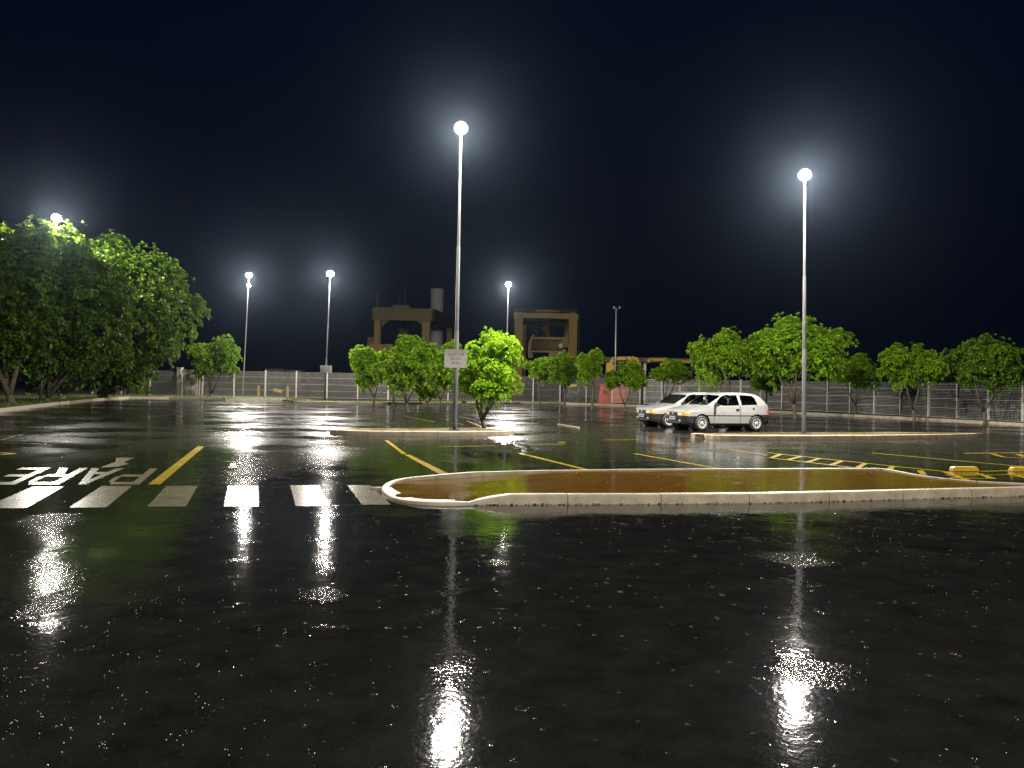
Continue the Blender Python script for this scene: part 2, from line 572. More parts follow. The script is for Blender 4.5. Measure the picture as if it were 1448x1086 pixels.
def paint_lines(name, segs, mat, z=0.004):
    mb = MB()
    for s in segs:
        mb.add(strip(*s, z=z), [(0, 1, 2, 3)])
    o = mb.build(name, mat, lot)
    for pl in o.data.polygons:
        if pl.normal.z < 0: pl.flip()
    return o


STRIPES = [
    [(46, 688), (90, 688), (37.5, 718.5), (-25, 718.5)],
    [(144, 687), (187, 687), (150, 717.5), (98, 717.5)],
    [(235, 687), (279.6, 687), (263, 716.5), (208, 716.5)],
    [(322, 686.3), (365.5, 686.3), (366.6, 716.3), (316, 716.3)],
    [(410, 686), (452, 686), (466, 715.4), (418, 715.4)],
    [(491, 686), (524, 686), (553, 713.5), (512, 713.5)],
]
for q in STRIPES:
    paint("crosswalk_stripe", [q], M["mark_white"])

# PARE, written to be read by drivers coming the other way
def text_mesh(txt, size=1.0, shear=0.0, align="LEFT"):
    c = bpy.data.curves.new("lettering", "FONT")
    c.body = txt; c.size = size; c.align_x = align; c.shear = shear
    c.fill_mode = "FRONT" if hasattr(c, "fill_mode") else c.fill_mode
    t = bpy.data.objects.new("lettering", c)
    COL.objects.link(t)
    bpy.context.view_layer.update()
    dg = bpy.context.evaluated_depsgraph_get()
    me = bpy.data.meshes.new_from_object(t.evaluated_get(dg))
    bpy.data.objects.remove(t); bpy.data.curves.remove(c)
    return me


def letter_boxes():
    """PARE as strokes in a unit box: x right, y up, letters 1 high"""
    s = 0.17
    L = {}
    L["P"] = [[(0, 0), (s, 0), (s, 1), (0, 1)], [(s, 1 - s * .8), (.62, 1 - s * .8), (.55, 1), (s, 1)], [(s, .42), (.55, .42), (.62, .42 + s * .8), (s, .42 + s * .8)],
              [(.62 - s * .4, .42 + s * .8 * .99), (.62, .42 + s * .8 * .99), (.66, .56), (.66, .86), (.62, 1 - s * .8 * .99), (.62 - s * .4, 1 - s * .8 * .99)]]
    L["A"] = [[(0, 0), (s * 1.05, 0), (.43, 1), (.29, 1)], [(.55, 0), (.72, 0), (.43, 1), (.36, .78)], [(.2, .26), (.54, .26), (.5, .41), (.24, .41)]]
    L["R"] = L["P"] + [[(.42, 0), (.62, 0), (.42, .42), (.26, .42)]]
    L["E"] = [[(0, 0), (s, 0), (s, 1), (0, 1)], [(s, 0), (.62, 0), (.62, s * .85), (s, s * .85)], [(s, .44), (.54, .44), (.54, .44 + s * .8), (s, .44 + s * .8)],
              [(s, 1 - s * .85), (.62, 1 - s * .85), (.62, 1), (s, 1)]]
    return L


LB = letter_boxes()
# letters sit in a sheared box on the ground between far line v=662 (baseline) and near line v=685 (tops)
far_r, far_l = G(223, 662.5, .004), G(29, 661.3, .004)
near_r, near_l = G(197, 685, .004), G(-30, 685.5, .004)
mb = MB()
word_w = 3.0
cell = {"P": (0.0, .66), "A": (.72, .72), "R": (1.52, .66), "E": (2.32, .62)}
k = 0
for ch, (off, wd) in cell.items():
    for poly in LB[ch]:
        pts = []
        for x, y in poly:
            s = (off + x) / 2.96
            b0 = far_r.lerp(far_l, s); b1 = near_r.lerp(near_l, s)
            p = b0.lerp(b1, y); pts.append((p.x, p.y, 0.004 + 0.0006 * k))
        k = (k + 1) % 5
        mb.add(pts, [tuple(range(len(pts)))])
o = mb.build("stop_lettering", M["mark_white"], lot)
for pl in o.data.polygons:
    if pl.normal.z < 0: pl.flip()
tag(o, "the word PARE painted in white, upside down to the camera")
paint("direction_arrow", [[(142, 661), (163, 653), (164.5, 647.2), (190, 647), (175, 653.5), (182, 656), (165, 660)]], M["mark_white"])
paint("manhole_cover", [[(325, 655), (334, 655), (335, 661.5), (323, 661.5)]], M["mark_worn"])
paint("lane_line", [[(279.5, 631), (289, 631.3), (226.5, 685), (209, 685)]], M["mark_yellow"])
paint("bay_line", [[(572, 643), (579, 642.7), (636, 670.5), (622, 671)]], M["mark_yellow"])
LINES_Y = [
    (546, 622.5, 572, 642, 0.09), (735, 640.8, 831, 664.5, 0.12), (897, 641.3, 1018, 663, 0.11),
    (1030, 635, 1085, 643.8, 0.08), (800, 625, 790, 625.5, 0.1),
    (620, 632, 700, 630, .06), (760, 628, 800, 628, .06), (853, 622, 902, 621.5, .06),
    (1085, 640, 1258, 658.6, .11), (1258, 658.6, 1335, 666.5, .11), (1335, 666.5, 1366, 678.5, .13),
    (1085, 647, 1205, 660.8, .10),
    (1232.5, 640.3, 1300, 646.5, .09), (1300, 646.5, 1450, 660, .09),
    (1363, 641, 1449, 640, .09), (1402, 641.5, 1419, 646, .10), (1438, 642.5, 1452, 646, .12),
    (1382, 666.5, 1428, 665.5, .10), (1420, 646.6, 1452, 647, .07),
    (1384, 669.5, 1404, 676.8, .14), (1428, 669.5, 1456, 677, .14), (1337, 672, 1450, 671, .06), (1340, 676, 1400, 676.5, .06),
    (650, 589, 672, 594, .1), (655, 600, 640, 598, .1), (660, 595, 683, 604, .1),
    (0, 640, 20, 641.5, .12), (0, 643, 20, 641.5, .12), (990, 592, 1010, 592, .1),
    (600, 594, 615, 597, .08), (570, 588, 602, 594, .08),
]
for s in LINES_Y:
    paint_lines("bay_line", [s], M["mark_yellow"], z=0.0042)
RUNGS = [(1105, 642, 1090, 647.5), (1133, 645.2, 1113, 650.5), (1158, 648.3, 1140, 654), (1191, 651.4, 1174, 658), (1224, 655, 1212, 661.5), (1263, 659, 1255, 665.5), (1301, 665, 1306, 671)]
for r in RUNGS:
    paint_lines("hatch_bar", [(*r, 0.11)], M["mark_yellow"], z=0.0075)
LINES_W = [
    (0, 608, 140, 609, .07), (0, 616, 100, 617, .07), (0, 626.5, 66, 627.5, .07), (0, 622.5, 35, 613, .06),
    (1017, 634, 1140, 633.5, .09), (420, 570.5, 520, 572.5, .1), (400, 590, 410, 594, .1), (450, 585, 560, 586, .05), (300, 578, 315, 574, .08),
    (900, 666.5, 918, 667.2, .05), (1018, 599, 1075, 603, .07), (893, 605, 985, 608, .07),
]
for s in LINES_W:
    paint_lines("faded_white_line", [s], M["mark_worn"], z=0.0055)

# ------------------------------------------------------------------ islands
def inset_poly(poly, d):
    "poly counter-clockwise; returns the outline moved inwards"
    n = len(poly); out = []
    for i in range(n):
        a, b, c = poly[i - 1], poly[i], poly[(i + 1) % n]
        d1 = (b - a).normalized(); d2 = (c - b).normalized()
        nn = (Vector((-d1.y, d1.x, 0)) + Vector((-d2.y, d2.x, 0)))
        nn = nn.normalized() if nn.length > 1e-6 else Vector((-d1.y, d1.x, 0))
        out.append(b + nn * d)
    return out


def bed_from_poly(name, poly, z, mat, parent):
    mb = MB()
    c = sum(poly, Vector()) / len(poly)
    n = len(poly); rings = 5
    vs = []
    for r in range(rings):
        t = r / rings
        for p in poly:
            q = p.lerp(c, t)
            vs.append((q.x, q.y, z + (0.025 * mnoise.noise(q * 1.7) if r else 0)))
    vs.append((c.x, c.y, z))
    fs = [(r * n + i, r * n + (i + 1) % n, (r + 1) * n + (i + 1) % n, (r + 1) * n + i) for r in range(rings - 1) for i in range(n)]
    fs += [((rings - 1) * n + i, (rings - 1) * n + (i + 1) % n, rings * n) for i in range(n)]
    mb.add(vs, fs)
    return mb.build(name, mat, parent, smooth=True)


def small_island(name, front, back, label, ends=2):
    f = [G(u, v, 0) for u, v in front]
    b = [G(u, v, 0.13) * 1.0 for u, v in back]
    for p in b: p.z = 0
    poly = smooth_path(f + b, ends, closed=True)
    root = empty(name, (0, 0, 0)); tag(root, label, "island", "kerbed islands with a lamp post")
    mb = MB(); kerb_blocks(mb, poly, 0.13, 0.14, 1.0, side=1, closed=True)
    kb = mb.build("kerb", M["kerb"], root); clean_normals(kb)
    pr = resample(poly, 0.3, True)[:-1]
    bed_from_poly("soil_bed", inset_poly(pr, 0.13), 0.10, M["soil"], root)
    # yellow painted strip on the back kerb
    bp = resample([p for p in b], 0.4)
    mb = MB()
    vs, fs = [], []
    for i, p in enumerate(bp):
        d = (bp[min(i + 1, len(bp) - 1)] - bp[max(i - 1, 0)]).normalized(); nn = Vector((-d.y, d.x, 0))
        vs += [tuple(p + nn * 0.06 + Vector((0, 0, 0.1375))), tuple(p + nn * 0.145 + Vector((0, 0, 0.1375))), tuple(p + nn * 0.06 + Vector((0, 0, .10))), tuple(p + nn * 0.145 + Vector((0, 0, .10)))]
    for i in range(len(bp) - 1):
        a, c = i * 4, i * 4 + 4
        fs += [(a, c, c + 1, a + 1), (a + 1, c + 1, c + 3, a + 3), (a + 2, a, c, c + 2)][:3]
    mb.add(vs, fs)
    mb.build("painted_edge", M["kerb_yellow"], root)
    return root


small_island("kerb_island", [(465, 613.5), (494, 615.5), (560, 616.2), (640, 616.3), (706, 616), (732, 614.3)],
             [(722, 609), (700, 606.2), (640, 605.4), (560, 605.6), (500, 606.2), (468, 608)],
             "narrow kerbed island left of the cars with the sign post and a tree")
small_island("kerb_island", [(983, 617.5), (999, 621.5), (1080, 621.9), (1258, 621), (1375, 618.6), (1386, 617.5)],
             [(1386, 612.2), (1258, 611.0), (1137, 611.6), (1080, 612.2), (1000, 613), (984, 614)],
             "long kerbed island right in front of the parked white cars")

# the large flooded island in the foreground
root = empty("flooded_island", (0, 0, 0))
tag(root, "large island in the foreground, brown flooded bed inside pale kerbs", "island")
Hk = 0.13
back = [(536, 691, .04), (541, 684.5, .05), (552, 679, .065), (575, 674, .09), (610, 670.3, .115)] + [(u, v, Hk) for u, v in ((680, 666.3), (800, 663.6), (950, 662.4), (1100, 661.7), (1240, 661.2), (1262, 663.5), (1300, 671), (1345, 677), (1400, 681), (1500, 684.5))]
backw = [G(*q) for q in back]
for p in backw: p.z = 0
backw = smooth_path(backw, 1)
apron = [(536, 691.5), (540, 700), (553, 707.5), (575, 712.3), (605, 714.8), (640, 715.3), (672, 714.6)]
apronw = smooth_path([G(u, v, 0) for u, v in apron], 1)
front = [(666, 714.6), (700, 714.2), (780, 713.6), (950, 713), (1080, 711.5), (1154, 709.6), (1263, 706.8), (1359, 703.8), (1448, 701.8), (1620, 697)]
frontw = smooth_path([G(u, v, 0) for u, v in front], 1)
mb = MB()
kerb_blocks(mb, frontw, Hk, 0.15, 1.3, side=1, hfun=lambda t: min(Hk, 0.045 + t * 2.2), jit=0.003)
kb = mb.build("front_kerb", M["kerb"], root); clean_normals(kb)
rim_path = list(reversed(apronw)) + backw[1:]
LA = sum((q - p).length for p, q in zip(apronw, apronw[1:])); LT = sum((q - p).length for p, q in zip(rim_path, rim_path[1:]))
ta = LA / LT
def rim_h(t):
    return 0.036 + 0.006 * math.sin(t * 60) if t < ta else min(Hk, 0.036 + (t - ta) * LT * 0.042)
def rim_w(t):
    return 0.24 if t < ta * .6 else max(0.12, 0.24 - (t - ta * .6) * LT * 0.10)
mb = MB()
kerb_blocks(mb, rim_path, Hk, 0.12, 1.2, side=-1, hfun=rim_h, wfun=rim_w, jit=0.002, sub=0.15)
kb = mb.build("back_kerb", M["kerb"], root); clean_normals(kb)
fr = resample(apronw, 0.15)
fr2 = resample([p for p in frontw], 0.2)
allf = fr[:-2] + fr2[2:]
NN = 160
A_ = resample(allf, 0.05); B_ = resample(backw, 0.05)
def pick(lst, t):
    x = t * (len(lst) - 1); i = min(int(x), len(lst) - 2); return lst[i].lerp(lst[i + 1], x - i)
vs, fs = [], []
MR = 16
for i in range(NN + 1):
    t = i / NN
    a, b = pick(A_, t), pick(B_, t)
    d = (b - a); L = max(d.length, 1e-6); d = d / L
    a2 = a + d * min(0.12, L * .3); b2 = b - d * min(0.10, L * .3)
    for j in range(MR + 1):
        s = j / MR
        q = a2.lerp(b2, s)
        xx = q.x
        hi = max(0.0, min(1.0, (xx + 0.9) / 1.6))
        z = (0.026 + 0.088 * hi) * (1 - s) + (0.045 + 0.069 * hi) * s
        z += 0.014 * mnoise.noise(Vector((q.x * 1.1, q.y * 2.0, 3.0))) * (1.05 - hi * 0.95)
        vs.append((q.x, q.y, z))
for i in range(NN):
    for j in range(MR):
        a = i * (MR + 1) + j
        fs.append((a, a + MR + 1, a + MR + 2, a + 1))
mb = MB(); mb.add(vs, fs)
mb.build("flooded_bed", M["mud"], root, smooth=True)

# wet leaf litter and grit washed against the kerb
mb = MB(); rg = random.Random(9)
fk = resample(frontw, 0.02)
for i in range(2, len(fk) - 1):
    if fk[i].x > 9.5: break
    dens = .35 + .5 * mnoise.noise(Vector((fk[i].x * 1.3, 0, 2)))
    if rg.random() > dens: continue
    p = fk[i] - Vector((0, 1, 0)) * abs(rg.gauss(0, .018)); an = rg.uniform(0, 6.28); r = rg.uniform(.006, .022)
    h = rg.uniform(.004, .016)
    vs = [(p.x + r * math.cos(an + k * 1.257) * rg.uniform(.6, 1.2), p.y - .006 + r * .8 * math.sin(an + k * 1.257), .005 + h * rg.random()) for k in range(5)]
    mb.add(vs + [(p.x, p.y - .006, .006 + h)], [(k, (k + 1) % 5, 5) for k in range(5)])
tag(mb.build("leaf_litter", M["litter"]), label="dark grit and leaf bits washed along the foot of the front kerb", cat="litter", kind="stuff")

# yellow wheel stops
def wheel_stop(u0, u1, vb, label):
    a, b = G(u0, vb), G(u1, vb)
    c = (a + b) / 2; L = (b - a).length
    mb = MB()
    prof = [(-.085, .002), (-.085, .04), (-.06, .078), (-.04, .085), (.04, .085), (.06, .078), (.085, .04), (.085, .002)]
    n = len(prof); vs = []
    xs = [(-L / 2, .0), (-L / 2 + .05, 1), (L / 2 - .05, 1), (L / 2, .0)]
    for x, k in xs:
        for y, z in prof:
            vs.append((x, y * (0.72 + .28 * k), z * (0.72 + .28 * k) if z > .01 else z))
    fs = [(i * n + j, i * n + (j + 1) % n, (i + 1) * n + (j + 1) % n, (i + 1) * n + j) for i in range(3) for j in range(n)]
    fs += [tuple(reversed(range(n))), tuple(3 * n + j for j in range(n))]
    mb.add(vs, fs)
    o = mb.build("wheel_stop", M["machine_yellow"])
    clean_normals(o)
    o.location = (c.x, c.y, 0.004); o.rotation_euler = (0, 0, math.atan2(b.y - a.y, b.x - a.x))
    tag(o, label, "wheel stop", "yellow wheel stops by the hatched paint")


wheel_stop(1345, 1381, 666, "yellow wheel stop behind the flooded island, left of the two")
wheel_stop(1429, 1467, 666.5, "yellow wheel stop cut by the right edge of the photo")

# pale broken kerb stone lying on the asphalt
a, b = G(789, 600.5), G(819, 605.5)
mb = MB(); mb.beam(a + Vector((0, 0, .02)), b + Vector((0, 0, .02)), .07, .035)
tag(mb.build("wooden_batten", M["batten"]), "thin pale batten lying alone on the asphalt left of the cars", "batten")

# ------------------------------------------------------------------ street lamps
LAMP_GROUP = "tall lamp posts of the car park"
EN = 13000.0


def street_lamp(base, top, label, heads=1, power=EN, r0=0.076, r1=0.031, hr=0.20, face=None, lit=True, col=(1.0, 0.94, 0.84), arm=0.13):
    """base, top: world points of the foot and of the lamp's centre"""
    root = empty("street_lamp", base)
    tag(root, label, "street lamp", LAMP_GROUP)
    b = Vector(base)
    t = Vector(top) - b
    foot = t * 0.0
    to_cam = Vector((-top[0], -top[1], 0)).normalized() if face is None else Vector(face).normalized()
    up = t - to_cam * arm + Vector((0, 0, -0.20))
    mb = MB()
    seg = [0, .02, .33, .335, .34, .62, .625, .63, .85, .855, .86, 1.0]
    rads = []
    for s in seg:
        step = (s > .332) * .32 + (s > .623) * .3 + (s > .853) * .2
        r = r0 + (r1 - r0) * (step * .55 + s * .45 + .18 * .55 * s)
        rads.append(r)
    mb.tube([up * s for s in seg], rads, 12)
    mb.build("pole", M["steel"], root, smooth=True)
    mb = MB(); mb.box((0, 0, .012), (.36, .36, .024))
    for sx in (-.13, .13):
        for sy in (-.13, .13): mb.tube([(sx, sy, .02), (sx, sy, .07)], .014, 6)
    mb.build("base_plate", M["steel"], root)
    side = Vector((-to_cam.y, to_cam.x, 0))
    mb = MB()
    mb.tube([up + Vector((0, 0, -.12)), up + Vector((0, 0, .2)), t - to_cam * .03 + Vector((0, 0, .12))], .035, 8)
    mb.build("bracket", M["dark_metal"], root, smooth=True)
    for h in range(heads):
        c = t if h == 0 else t + Vector((0, 0, -.95)) - to_cam * 0.02
        s = 1.0 if h == 0 else 0.62
        tilt = R(48)
        ax = (to_cam * math.sin(tilt) + Vector((0, 0, -1)) * math.cos(tilt)).normalized()   # lamp looks this way
        q = Vector((0, 0, 1)).rotation_difference(ax).to_matrix()
        mat = Matrix.Translation(c) @ q.to_4x4()
        mb = MB()
        mb.lathe([(.001, -.26 * s), (.10 * s, -.25 * s), (.16 * s, -.16 * s), (hr * s * .96, -.02 * s), (hr * s * 1.06, 0), (hr * s * 1.06, .025 * s), (hr * s * .97, .02 * s)], 24, mat)
        hd = mb.build("lamp_housing", M["dark_metal"], root, smooth=True)
        mb = MB()
        pr = [(hr * s * .96 * math.cos(a), .012 + hr * s * .42 * math.sin(a)) for a in [R(x) for x in (0, 18, 36, 54, 72, 88)]] + [(.001, .012 + hr * s * .42)]
        mb.lathe(pr, 24, mat)
        mb.build("lamp_glass", M["lens"] if lit else M["dark_metal"], hd, smooth=True)
        if lit:
            ld = bpy.data.lights.new("lamp_light", "POINT")
            ld.energy = power * (1.0 if h == 0 else 0.3)
            ld.color = col
            ld.shadow_soft_size = 0.17 * s
            lo = bpy.data.objects.new("lamp_light", ld)
            COL.objects.link(lo); lo.parent = root
            lo.location = c + ax * (hr * s * .62 + .17 * s)
    return root


def lamp_px(u, v, ub, vb, label, D=None, zb=0.1, **kw):
    base = G(ub, vb, zb) if D is None else None
    if D is not None:
        base = P(ub, vb, D); base.z = zb
    top = P(u, v, base.y - 0.15)
    return street_lamp(base, top, label, **kw)


lamp_px(652, 181, 643, 608, "tallest lit lamp post in the photo's middle, carrying the white notice", zb=.10)
lamp_px(1138, 247, 1137, 613.6, "lit lamp post on the island right of the white cars", zb=.10, power=18000)
lamp_px(80, 308, 57, 567, "lit lamp post rising among the tall trees at the left edge", zb=.1, hr=.26, face=(.4, -1, 0), power=17000)
lamp_px(352, 389, 343, 560, "lit lamp post behind the back fence with two lamps, one under the other", D=76, heads=2, hr=.30, zb=0)
lamp_px(467, 387, 459, 566, "lit lamp post at the back kerb with a small white box at fence height", zb=.1, hr=.29)
lamp_px(719, 402, 714.5, 566, "lit lamp post behind the trees, left of the right yellow crane", D=75, hr=.29, zb=0)

# two more posts of the same lot stand behind the photographer
street_lamp(Vector((1.5, -11.5, .0)), Vector((1.7, -11.2, 9.2)), "lit lamp post straight behind the photographer", face=(0, 1, 0), power=15000)
street_lamp(Vector((20.5, -6.5, .0)), Vector((20.3, -6.2, 9.2)), "lit lamp post behind the photographer, to the right", face=(0, 1, 0), power=8000)

# unlit mast with cameras
root = empty("camera_mast", (0, 0, 0))
tag(root, "thin unlit grey mast standing alone behind the fence, cameras on top", "mast")
D = 82
b, t = P(870, 566, D), P(871.5, 437, D); b.z = 0
root.location = b
mb = MB(); mb.tube([(0, 0, 0), (t - b) * .5, t - b], [.12, .1, .075], 10); mb.build("pole", M["steel"], root, smooth=True)
mb = MB(); mb.box(t - b + Vector((.02, 0, .05)), (.7, .06, .06)); mb.build("crossarm", M["dark_metal"], root)
for dx in (-.25, .33):
    mb = MB(); mb.box(t - b + Vector((dx, -.08, .17)), (.16, .34, .17)); mb.build("camera_housing", M["steel"], root)

# notice on the main post
pb = P(643, 608, 24.97); pc = P(644.2, 507, 24.80)
root = empty("notice_sign", pc); root.rotation_euler = (0, R(1.0), R(-1.5))
tag(root, "white rectangular notice with three lines of dark lettering on the middle lamp post", "sign")
mb = MB(); mb.box((0, 0, 0), (.70, .012, .565)); mb.build("panel", M["sign"], root)
mb = MB()
for x, z, w, h in ((0, .277, .70, .012), (0, -.277, .70, .012), (-.344, 0, .012, .542), (.344, 0, .012, .542)):
    mb.box((x, 0, z), (w, .02, h))
mb.build("rim", M["fence_post"], root)
for z in (.2, -.2):
    mb = MB(); mb.box((0, .04, z), (.2, .06, .04)); mb.build("clamp", M["steel"], root)
for txt, z, size in (("ELJSOCOI ES", .10, .115), ("ESC E #", -.035, .115), ("BR EN", -.165, .105)):
    me = text_mesh(txt, size, 0.15, "CENTER")
    me.materials.clear(); me.materials.append(M["ink"])
    o = bpy.data.objects.new("lettering", me); COL.objects.link(o); o.parent = root
    o.location = (-.0, -.0085, z - .01); o.rotation_euler = (R(90), 0, 0)
    o.scale = (.80, 1, 1)

# small white box on the back lamp post
D = G(459, 566, .1).y - .2
c = P(461, 522.5, D)
root = empty("utility_box", c)
tag(root, "small white box fixed to the back lamp post at the fence top", "box")
mb = MB(); mb.box((0, -.02, 0), (.86, .22, .56)); mb.build("body", M["sign"], root)
mb = MB(); mb.box((0, -.02, .30), (.92, .28, .03)); mb.build("lid", M["fence_post"], root)
mb = MB(); mb.box((.0, -.137, -.02), (.7, .012, .42)); mb.build("door", M["fence_post"], root)

# ------------------------------------------------------------------ fence
def fence(path_pts, heights, step, name, label, z0=0.1):
    root = empty(name, (0, 0, 0)); tag(root, label, "fence")
    pts = resample([Vector((p.x, p.y, 0)) for p in path_pts], step)
    n = len(pts)
    hs = [heights[0] + (heights[1] - heights[0]) * i / (n - 1) for i in range(n)]
    for i, p in enumerate(pts):
        mb = MB()
        mb.box((p.x, p.y, z0 + hs[i] / 2 + .02), (.11, .11, hs[i] + .08))
        mb.box((p.x, p.y, z0 + hs[i] + .075), (.14, .14, .03))
        mb.build("post", M["fence_post"], root)
    for i in range(n - 1):
        a, b = pts[i], pts[i + 1]
        d = (b - a); L = d.length; d.normalize()
        h = (hs[i] + hs[i + 1]) / 2
        mb = MB()
        a2, b2 = a + d * .06, b - d * .06
        k = int(h / .095)
        for j in range(k + 1):
            z = z0 + .05 + (h - .07) * j / k
            th = .018 if j % 6 else .042
            mb.beam(a2 + Vector((0, 0, z)), b2 + Vector((0, 0, z)), .014, th)
        kv = int(L / .10)
        nn = Vector((-d.y, d.x, 0)) * .012
        for j in range(1, kv):
            q = a2.lerp(b2, j / kv) + nn
            mb.beam(q + Vector((0, 0, z0 + .04)), q + Vector((0, 0, z0 + h - .02)), .012, .010)
        mb.build("mesh_panel", M["fence_wire"], root)
    return root


FB = [P(130, 560, 70), P(252, 560, 70)]
fence(FB, (2.1, 2.15), 2.6, "mesh_fence", "short stretch of mesh fence left of the concrete gate pillar, under the tall trees")
F2 = [P(286, 560, 70), P(380, 560, 70.5), P(560, 560, 71), P(729, 560, 74), P(860, 560, 77), P(905, 560, 76)]
fence(F2, (2.25, 2.3), 2.62, "mesh_fence", "long back mesh fence with pale posts between the concrete gate and the orange booth")
F3 = [P(911.5, 560, 75), P(1047, 560, 66), P(1158, 560, 59), P(1310, 560, 50), P(1410, 560, 45)]
dd = (F3[-1] - F3[-2]).normalized(); F3.append(F3[-1] + dd * 26)
fence(F3, (2.3, 1.95), 2.25, "mesh_fence", "right-hand mesh fence running towards the camera behind the white cars")

# concrete gate pillar and leaf beside the small tree
root = empty("concrete_gate", P(264, 556, 70)); root.location.z = .1
tag(root, "weathered concrete gate pillar and slab door beside the small left tree", "gate")
s = 70 / F
mb = MB(); mb.box((-.62, 0, 1.2), (.34, .5, 2.35)); mb.box((-.62, 0, 2.4), (.44, .6, .08)); mb.build("pillar", M["concrete"], root)
mb = MB()
for i in range(7): mb.box((-.30 + .19 * i, .05 + .006 * (i % 2), 1.08), (.185, .10, 2.1))
mb.build("slab_door", M["concrete"], root)
mb = MB(); mb.box((.25, .05, 2.2), (1.4, .2, .12)); mb.build("lintel", M["concrete"], root)
mb = MB(); mb.box((1.08, .05, 1.0), (.10, .14, 1.95)); mb.build("jamb", M["concrete"], root)
mb = MB(); mb.box((.5, -.03, 1.0), (.14, .05, .05)); mb.build("handle", M["dark_metal"], root)

# ------------------------------------------------------------------ trees
def rand_dir(rg):
    while True:
        v = Vector((rg.uniform(-1, 1), rg.uniform(-1, 1), rg.uniform(-1, 1)))
        if 0.05 < v.length < 1: return v.normalized()


def rosette(V, Fc, p, out, size, rg, n=10):
    "a domed tuft of broad leaves round the tip of a twig"
    out = out.normalized()
    ref = Vector((0, 0, 1)) if abs(out.z) < 0.9 else Vector((1, 0, 0))
    a = out.cross(ref).normalized(); b = out.cross(a)
    ph = rg.uniform(0, 6.28)
    for i in range(n):
        an = ph + 2.4 * i + rg.uniform(-.3, .3)
        el = 1.45 * (i + .3) / n + rg.uniform(-.15, .15)       # 0: along the twig, 1.5: square to it
        side = a * math.cos(an) + b * math.sin(an)
        d = side * math.sin(el) + out * math.cos(el)
        w = d.cross(out)
        if w.length < .08: w = d.cross(a)
        w.normalize()
        L = size * rg.uniform(.75, 1.2); W = L * rg.uniform(.26, .36)
        st = p + d * L * .22
        mid = p + d * L * .66
        tip = p + d * L * 1.05 + (side * .16 - out * .10) * L - Vector((0, 0, L * rg.uniform(.0, .28)))
        k = len(V)
        V.extend([tuple(st), tuple(mid + w * W), tuple(tip), tuple(mid - w * W)])
        Fc.append((k, k + 1, k + 2, k + 3))


